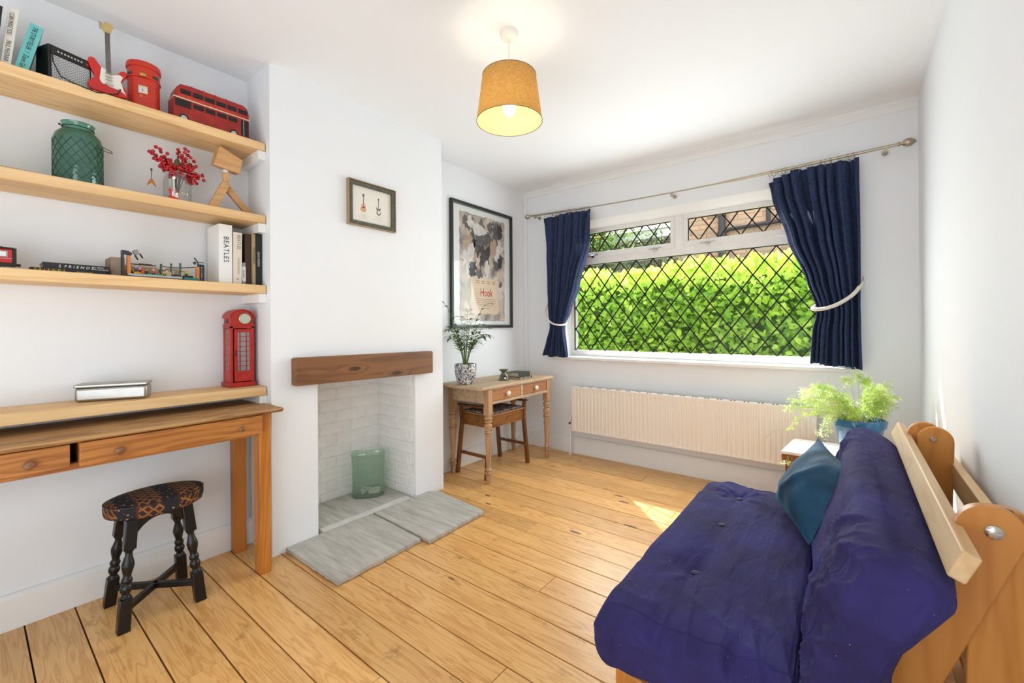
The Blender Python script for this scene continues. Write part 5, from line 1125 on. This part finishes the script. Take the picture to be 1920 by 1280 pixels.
# ================================================================ RADIATOR
ra = thing('radiator', 'long cream panel radiator beneath the window', 'radiator', (0, 0, 0))
q0, q1, rz0, rz1, ry = -1.905, -.163, .225, .607, 3.30
nfl = 52; pit = (q1-q0-.05)/nfl
def rp(u, v):
    x = q0+u*(q1-q0); z = rz0+v*(rz1-rz0)
    e = min(1, max(0, min(v, 1-v)/.05-.6)); t = ((x-q0-.025)/pit) % 1
    fl = 1 if .28 < t < .72 else (0 if t < .14 or t > .86 else (min(t-.14, .86-t)/.14))
    if x < q0+.022 or x > q1-.022: fl = 0
    return (x, ry+.0065*fl*e, z)
obj('front_panel', MB().grid(rp, nfl*10+1, 26).box(q0, q1, ry+.012, ry+.016, rz0, rz1), radm, ra, smooth=30, recalc=False)
obj('side_cover', MB().box(q0-.003, q0, ry-.001, ry+.075, rz0+.005, rz1+.004).box(q1, q1+.003, ry-.001, ry+.075, rz0+.005, rz1+.004), radm, ra, bevel=.001)
obj('back_panel', B(q0, q1, ry+.062, ry+.07, rz0, rz1-.005), radm, ra)
obj('top_grille', B(q0, q1, ry-.001, ry+.072, rz1, rz1+.004), radm, ra, bevel=.001)
sl = MB()
xx = q0+.06
while xx < q1-.05: sl.box(xx, xx+.011, ry+.018, ry+.050, rz1+.0038, rz1+.0045).box(xx+.022, xx+.033, ry+.018, ry+.050, rz1+.0038, rz1+.0045); xx += .085
obj('vent_slot', sl, darkgap, ra, smooth=0, kind='stuff')
obj('valve', MB().cyl((-1.945, ry+.035, .255), (-1.945, ry+.035, .275), .009, 12).lathe([(0, .010), (.1, .014), (.9, .015), (1, .010)], (-1.945, ry+.035, .290), (-1.945, ry+.035, .345), 16).cyl((-1.945, ry+.035, .275), (-1.905, ry+.035, .275), .008, 12), gloss, ra)
obj('valve_collar', MB().cyl((-1.945, ry+.035, .272), (-1.945, ry+.035, .290), .011, 14), black, ra)
obj('pipe', MB().cyl((-1.945, ry+.035, 0), (-1.945, ry+.035, .26), .008, 12), gloss, ra)
obj('mounting_bracket', MB().box(-1.6, -1.57, ry+.07, YW, .35, .5).box(-.5, -.47, ry+.07, YW, .35, .5), radm, ra)
o = obj('aerial_cable', MB().tube([(-2.478, 3.20, .02), (-2.478, 3.34, .13), (-2.45, 3.393, .150), (-2.40, 3.392, .158), (-2.33, 3.392, .150), (-2.2, 3.392, .152), (-2.05, 3.392, .156)], .0022, 6), gloss); tag(o, 'thin white cable running along the top of the skirting behind the table leg', 'cable')

# ================================================================ PLANT BENCH, FERN
pt = thing('plant_bench', 'low white-topped wooden bench carrying the blue plant pot', 'bench', (0, 0, 0))
obj('bench_top', MB().prism([(-.293, 2.765), (.29, 2.80), (.29, 3.14), (-.262, 3.115)], (.435, .4505), 'z'), plain('whitewashed_board', '#e9e4dc', .55, var=.1, vscale=18), pt, bevel=.001)
obj('bench_frame', MB().prism([(-.291, 2.767), (.288, 2.802), (.288, 3.138), (-.260, 3.113)], (.400, .4345), 'z'), stoolh, pt, bevel=.001)
for x, y in ((-.26, 2.79), (.25, 2.82), (-.235, 3.09), (.25, 3.11)): obj('leg', B(x-.015, x+.015, y-.015, y+.015, 0, .401), stoolw, pt, bevel=.002)
fe = thing('potted_fern', 'feathery light green asparagus fern in a blue glazed pot', 'potted plant', (.040, 2.93, .451))
bl_ = plain('blue_glaze', '#1f6a9c', .3, var=.15, vscale=14, coat=.4)
obj('pot', MB().lathe([(0, .070), (.03, .074), (.7, .100), (.78, .104), (.80, .112), (.97, .117), (1, .114), (1, .104), (.86, .100)], (0, 0, 0), (0, 0, .190), 44, caps=False).lathe([(0, .001), (1, .07)], (0, 0, .001), (0, 0, .0015), 30, caps=False), bl_, fe, smooth=45)
obj('saucer', MB().lathe([(0, .085), (1, .095), (1, .088), (.3, .07)], (0, 0, -.0005), (0, 0, .012), 40), bl_, fe, smooth=45) if False else None
obj('soil', MB().lathe([(0, .102), (1, .06)], (0, 0, .165), (0, 0, .172), 24), MATS['soil'], fe)
fm1 = leafm('fern_needle', '#9cc61e', '#cfe85a', .55, 9); fm2 = leafm('fern_needle_pale', '#c6d88a', '#f0f2cc', .55, 9)
r_ = random.Random(12); nd = [MB(), MB()]; stems = MB()
def plume(pts, spread, dens, kx):
    for i in range(1, len(pts)):
        for k in range(dens):
            t = r_.random(); p = pts[i-1].lerp(pts[i], t); tg_ = (pts[i]-pts[i-1]).normalized()
            d = V((r_.gauss(0, 1), r_.gauss(0, 1), r_.gauss(0, .8))).normalized(); d = (d+tg_*.5).normalized(); L = spread*r_.uniform(.3, 1)
            q = p+d*L; stems.add([p, q, q+V((.0003, 0, .0006)), p+V((.0003, 0, .0006))], [(0, 1, 2, 3)])
            for j in range(6):
                s_ = p+d*L*(.25+.15*j); e = (d*.6+V((r_.gauss(0, 1), r_.gauss(0, 1), r_.gauss(0, 1))).normalized()).normalized()*r_.uniform(.010, .020); sd = e.cross(V((r_.gauss(0, 1), r_.gauss(0, 1), 1))).normalized()*.0019
                nd[kx if r_.random() < .75 else 1-kx].add([s_-sd, s_+e*.5+sd*.3, s_+e, s_+e*.5-sd*1.2], [(0, 1, 2, 3)])
for i in range(46):
    an_ = r_.uniform(0, 2*pi); el = r_.uniform(.3, 1.3); rch = r_.uniform(.08, .20); hh = r_.uniform(.05, .19)
    d = V((cos(an_), sin(an_), 0))
    if d.x > .2: rch *= .65
    if d.x < -.3 and r_.random() < .8: rch *= 1.25
    pts = [V((d.x*.03, d.y*.03, .168))+d*(rch*(t**1.2))+V((0, 0, hh*(2.3*t-1.3*t*t))) for t in [k/7 for k in range(8)]]
    stems.tube(pts, .0009, 4); plume(pts[2:], .045, 9, 0 if r_.random() < .6 else 1)
# long trailing stems towards the radiator
for (ex, ey, ez, k_) in ((-.30, -.05, .10, 0), (-.31, -.02, -.0, 0), (-.33, -.08, .06, 0), (-.26, .0, .16, 1), (-.20, -.04, .19, 0), (-.17, .0, -.02, 1), (-.15, -.06, -.0, 1), (-.13, -.10, .03, 1), (-.24, -.1, .13, 1), (.0, -.04, .27, 1), (.03, -.03, .24, 0), (-.06, -.03, .24, 1)):
    e = V((ex, ey, ez+.14)); p0 = V((ex*.08, ey*.1, .168)); mid = V((ex*.55, ey*.5, max(.25, ez+.22)))
    pts = [p0*(1-t)**2+mid*2*t*(1-t)+e*t*t for t in [k/9 for k in range(10)]]
    if ez < .05: pts[-1].z -= .05; pts[-2].z -= .02
    stems.tube(pts, .0009, 4); plume(pts[4:], .035, 9, k_)
for pts in ([(-.29, -.05, .12), (-.33, -.08, .10), (-.38, -.12, .09), (-.41, -.15, .05)], [(-.27, -.12, -.02), (-.30, -.16, -.05), (-.33, -.20, -.07)], [(-.16, 0, .2), (-.12, 0, .33), (-.13, 0, .40)]):
    pts = [V(p) for p in pts]; stems.tube(pts, .0009, 4)
plume([V((-.28, -.14, -.0)), V((-.30, -.17, -.05)), V((-.31, -.2, -.06))], .02, 8, 1)
obj('foliage', nd[0], fm1, fe, kind='stuff', smooth=0, recalc=False); obj('foliage', nd[1], fm2, fe, kind='stuff', smooth=0, recalc=False); obj('stems', stems, plain('fern_stem', '#b7c08a', .6), fe, kind='stuff', recalc=False)

# ================================================================ FUTON SOFA
fu = thing('futon_sofa', 'low pine futon sofa with a purple-blue mattress against the wall', 'sofa', (0, 0, 0))
# backrest line: x as a function of z (front face of slats)
def bx(z): return .152-(.755-z)*.40
Y0, Y1 = 1.15, 2.16
def arm(y0, y1, name='backrest_arm'):
    # long arm from rounded top (bolt) down to the seat
    T_ = V((.210, .742)); Bq = V((.050, .30)); d = (Bq-T_).normalized(); n_ = V((-d.y, d.x))*.047; P = []
    for i in range(13): t = pi*i/12; v_ = n_*cos(t)-d*.047*sin(t); P.append((T_.x+v_.x, T_.y+v_.y))
    P += [(Bq.x-n_.x, Bq.y-n_.y), (Bq.x+n_.x, Bq.y+n_.y)]
    a_ = obj(name, MB().prism(P, (y0, y1), 'y'), futw, fu, bevel=.003, smooth=40)
    return a_
def post(y0, y1):
    T_ = V((.232, .735)); Bq = V((.215, 0.0)); d = (Bq-T_).normalized(); n_ = V((-d.y, d.x))*.046; P = []
    for i in range(13): t = pi*i/12; v_ = n_*cos(t)-d*.046*sin(t); P.append((T_.x+v_.x, T_.y+v_.y))
    P += [(Bq.x-n_.x, Bq.y-n_.y), (Bq.x+n_.x, Bq.y+n_.y)]
    return obj('rear_post', MB().prism(P, (y0, y1), 'y'), futw, fu, bevel=.003, smooth=40)
NA = 1.20
a1 = arm(NA, NA+.028); post(NA+.030, NA+.058)
a2 = arm(2.095, 2.123); post(2.066, 2.094)
for par, y in ((a1, NA-.004), ):
    obj('bolt', MB().lathe([(0, .013), (.5, .013), (1, .008)], (.212, NA, .742), (.212, NA-.007, .742), 20).box(.203, .221, NA-.0085, NA-.006, .7405, .7435), chrome, par, smooth=40)
obj('bolt', MB().lathe([(0, .010), (1, .006)], (.226, 2.066, .738), (.226, 2.060, .738), 16), chrome, fu, smooth=40)
# slats across the back, in front of the arms
for k, (zc, hh, th) in enumerate(((.725, .027, .026), (.615, .040, .022), (.520, .036, .022), (.425, .036, .022))):
    x = bx(zc); d = V((.42, 0, 1)).normalized()*hh; n_ = V((1, 0, -.42)).normalized()*th
    ya_, yb_ = (1.05, 2.30) if k == 0 else (1.12, 2.20)
    c = V((x, 0, zc)); P = [c-d, c-d+n_, c+d+n_, c+d]
    obj('back_slat', MB().prism([(p.x, p.z) for p in P], (ya_, yb_), 'y'), futs, fu, bevel=.004, seg=3)
for z0, z1, xq in ((.585, .665, .282), (.22, .30, .27)):
    obj('back_rail', B(xq-.012, xq+.012, 1.23, 2.30, z0, z1), futs if z0 > .5 else futw, fu, bevel=.003)
obj('lower_rail', B(.19, .215, 1.23, 2.12, .30, .39), futw, fu, bevel=.003)
# seat deck
for k in range(6): x = -.44+k*.085; obj('seat_slat', B(x, x+.055, 1.12, 2.2, .205, .225), futs, fu, bevel=.003)
for y in (1.135, 2.14): obj('side_rail', B(-.50, .22, y, y+.028, .135, .203), futw, fu, bevel=.003)
for y in (1.10, 2.17): obj('front_leg', MB().box(-.505, -.43, y, y+.03, 0, .20), futw, fu, bevel=.004)
obj('front_rail', B(-.50, -.475, 1.14, 2.16, .12, .20), futw, fu, bevel=.003)
# mattress: one long cushion folded at the back of the seat
matm, nt, b = newmat('indigo_cotton')
nz = N(nt, 'ShaderNodeTexNoise'); nz.inputs['Scale'].default_value = 5; nz.inputs['Detail'].default_value = 6; nt.links.new(coords(nt), nz.inputs['Vector'])
rr = ramp(nt, [(.3, rgb('#282244')), (.7, rgb('#36316c'))], nz.outputs[0])
vo = N(nt, 'ShaderNodeTexVoronoi'); vo.inputs['Scale'].default_value = 42; nt.links.new(coords(nt), vo.inputs['Vector'])
lint = mth(nt, 'LESS_THAN', vo.outputs['Distance'], .035)
nt.links.new(mixc(nt, lint, rr.outputs[0], rgb('#b8b0c8')), b.inputs['Base Color']); b.inputs['Roughness'].default_value = .85
b.inputs['Sheen Weight'].default_value = .05; b.inputs['Sheen Roughness'].default_value = .5; b.inputs['Sheen Tint'].default_value = (.4, .4, 1, 1); b.inputs['Specular IOR Level'].default_value = .2
n3 = N(nt, 'ShaderNodeTexNoise'); n3.inputs['Scale'].default_value = 1; n3.inputs['Detail'].default_value = 3; n3.inputs['Distortion'].default_value = .5; nt.links.new(coords(nt, (26, 9, 26)), n3.inputs['Vector']); bump(nt, b, n3.outputs[0], .6, .014)
ctrl = [(-.525, .330), (-.42, .335), (-.25, .330), (-.12, .328), (-.050, .345), (-.018, .40), (.002, .50), (.032, .60), (.074, .715)]
cl = []
for i in range(len(ctrl)-1):
    p0, p1, p2, p3 = [V((*ctrl[min(max(j, 0), len(ctrl)-1)], 0)) for j in (i-1, i, i+1, i+2)]
    for k in range(14): t = k/14; cl.append(.5*((2*p1)+(-p0+p2)*t+(2*p0-5*p1+4*p2-p3)*t*t+(-p0+3*p1-3*p2+p3)*t**3))
cl.append(V((*ctrl[-1], 0)))
acc = [0]
for p, q in zip(cl[:-1], cl[1:]): acc.append(acc[-1]+(q-p).length)
TL = acc[-1]; MY0, MY1 = 1.0, 2.235
buttons = [(-.362, 1.346), (-.362, 1.693), (-.365, 2.03)]
def clat(s):
    s = max(0, min(TL, s)); i = 0
    while i < len(acc)-2 and acc[i+1] < s: i += 1
    t = (s-acc[i])/max(1e-9, acc[i+1]-acc[i]); p = cl[i].lerp(cl[i+1], t); a0 = cl[max(0, i-3)]; a1_ = cl[min(len(cl)-1, i+4)]; d = (a1_-a0).normalized(); return p, d
NS, NT = 220, 280
def mattress(u, v):
    # v along length, u around
    s = v*TL
    cap = .06
    e = 1.0
    if s < cap: e = (1-.93*((cap-s)/cap)**3.2)**(1/3.2)
    if s > TL-cap: e = (1-.93*((s-TL+cap)/cap)**3.2)**(1/3.2)
    p, d = clat(s); n_ = V((-d.y, d.x))   # towards the sitter
    an_ = 2*pi*u; c_, s_ = cos(an_), sin(an_); ex = 2/7.0
    cy = math.copysign(abs(c_)**ex, c_); ct = math.copysign(abs(s_)**(2/4.2), s_)
    back = min(1, max(0, (s-.50)/.12)); 
    hw = (MY1-MY0)/2*(1+.0*back); yc = (MY0+MY1)/2+ .0
    th = (.088-.016*back)*e
    # crown in the middle of the width, thinner at the fold
    fold = math.exp(-((s-.50)/.05)**2)
    y = yc+cy*(hw-.035*(1-e)); off = ct*th
    if ct > 0: off -= .035*fold*ct
    elif back > 0: off *= 1+.42*e*min(1, max(0, (s-.70)/.12))
    off *= (1+.05*noise.noise(V((y*2.2, s*4, 1)))) 
    x = p.x+n_.x*off; z = p.y+n_.y*off
    # wrinkles: pulled folds across the seat and towards the ends
    edge = min(1, abs(cy)); wr = 0
    if ct > -.3:
        nearE = math.exp(-(y-MY0)/.20); farE = math.exp(-(MY1-y)/.15)
        rd = lambda q_: 1-min(1, abs(q_)*2.2)
        wr += .016*(nearE+.5*farE)*rd(noise.noise(V((s*13+y*2, y*2.0, 3))))**2 - .006*nearE
        wr += .007*nearE*noise.noise(V((s*34, y*5, 4)))
        wr += .008*noise.noise(V((s*5, y*11+s*7, 5)))*(1-.4*back)
        wr += .010*(rd(noise.noise(V((s*4+y*2.5, y*7+s*4, 8))))**4)*(.5+.5*back)
        wr += .013*back*noise.noise(V((s*6, y*17, 9)))+.006*back*rd(noise.noise(V((s*9+y*3, y*24, 19))))**3
    else: wr += .004*noise.noise(V((s*8, y*8, 2)))
    if s < .52 and ct > .2:
        for bx_, by_ in buttons:
            dx, dy = x-bx_, y-by_; r2 = sqrt(dx*dx*1.3+dy*dy); wr -= .022*math.exp(-(r2/.045)**2); an2 = atan2(dy, dx); wr += .0035*sin(an2*9)*math.exp(-((r2-.07)/.045)**2)
        wr -= .006*math.exp(-((x+.362)/.05)**2)
    wr *= e
    x += n_.x*wr; z += n_.y*wr
    # bulging boxed ends
    if abs(cy) > .97: y += math.copysign(.012*noise.noise(V((s*14, ct*3, 6 if cy > 0 else 7))), cy)
    return (x, y, z)
mt = MB().grid(mattress, NT, NS, cu=True)
mt.f.append(tuple(range(NT))); mt.f.append(tuple((NS-1)*NT+i for i in range(NT)))
mo = obj('mattress', mt, matm, fu, smooth=75)
for bx_, by_ in buttons:
    bz_ = min((((p[0]-bx_)**2+(p[1]-by_)**2), p[2]) for p in mt.v if p[2] > .34)[1]+.002
    obj('button', MB().at((bx_, by_, bz_), (.0, -.05, 0)).lathe([(0, .010), (.3, .0125), (.7, .0125), (1, .008)], (0, 0, -.003), (0, 0, .004), 18), plain('button_indigo', '#1d1a38', .7), mo, smooth=60)
for u_, v0, v1 in ((.375, .03, .97), (.625, .03, .97), (.125, .03, .97)):
    obj('seam', MB().tube([mattress(u_, v0+(v1-v0)*k/160) for k in range(161)], .0016, 5), matm, mo, smooth=70)
# seams and the care tag
def seam(sgn, ctv, yv):
    pts = []
    for k in range(70):
        v = .04+.92*k/69; s = v*TL; p, d = clat(s); n_ = V((-d.y, d.x)); back = min(1, max(0, (s-.50)/.12)); th = (.088+.012*back)
        pts.append((p.x+n_.x*th*ctv, yv, p.y+n_.y*th*ctv))
    return pts
obj('care_tag', MB().hexa([(-.325, .990, .235), (-.290, .990, .228), (-.290, .992, .228), (-.325, .992, .235)], [(-.322, .994, .262), (-.292, .994, .258), (-.292, .996, .258), (-.322, .996, .262)]), plain('tag_yellow', '#c9cf8a', .7), mo)
# teal cushion
cu = thing('scatter_cushion', 'teal velvet cushion leaning on the futon backrest', 'cushion', (0, 0, 0))
tvm, nt, b = newmat('teal_velvet')
nz = N(nt, 'ShaderNodeTexNoise'); nz.inputs['Scale'].default_value = 9; nz.inputs['Detail'].default_value = 5; nt.links.new(coords(nt), nz.inputs['Vector'])
rr = ramp(nt, [(.3, rgb('#04283e')), (.7, rgb('#0a5072'))], nz.outputs[0]); nt.links.new(rr.outputs[0], b.inputs['Base Color']); b.inputs['Roughness'].default_value = .7
b.inputs['Sheen Weight'].default_value = .15; b.inputs['Sheen Roughness'].default_value = .3; b.inputs['Sheen Tint'].default_value = (.3, .75, .95, 1)
A_, B_, C_, D_ = V((-.240, 2.04, .440)), V((-.100, 1.640, .448)), V((.008, 1.66, .690)), V((-.088, 1.93, .718))   # lower far, lower near, upper near, upper far
nrm = (B_-A_).cross(D_-A_).normalized()
if nrm.x > 0: nrm = -nrm
def cush(side):
    def f(u, v):
        w_ = 1-.10*sin(pi*v); uu = .5+(u-.5)*(1-.05*sin(pi*v)); vv = .5+(v-.5)*(1-.05*sin(pi*u))
        p = A_*(1-uu)*(1-vv)+B_*uu*(1-vv)+C_*uu*vv+D_*(1-uu)*vv
        h_ = (max(0, sin(pi*u))**.55)*(max(0, sin(pi*v))**.55)*.070
        h_ += .006*noise.noise(V((u*5, v*5, side)))*min(1, h_*40); h_ += .008*math.exp(-((u-.3-.5*v)/.06)**2)*h_/.06 if side > 0 else 0
        return p+nrm*h_*side
    return f
obj('cover', MB().grid(cush(1), 44, 44).grid(cush(-1), 44, 44), tvm, cu, smooth=80, recalc=False)
f_ = cush(0)
ring_ = [f_(t, 0) for t in [i/16 for i in range(16)]]+[f_(1, t) for t in [i/16 for i in range(16)]]+[f_(1-t, 1) for t in [i/16 for i in range(16)]]+[f_(0, 1-t) for t in [i/16 for i in range(16)]]
obj('piping', MB().tube(ring_, .0032, 6, closed=True), tvm, cu)
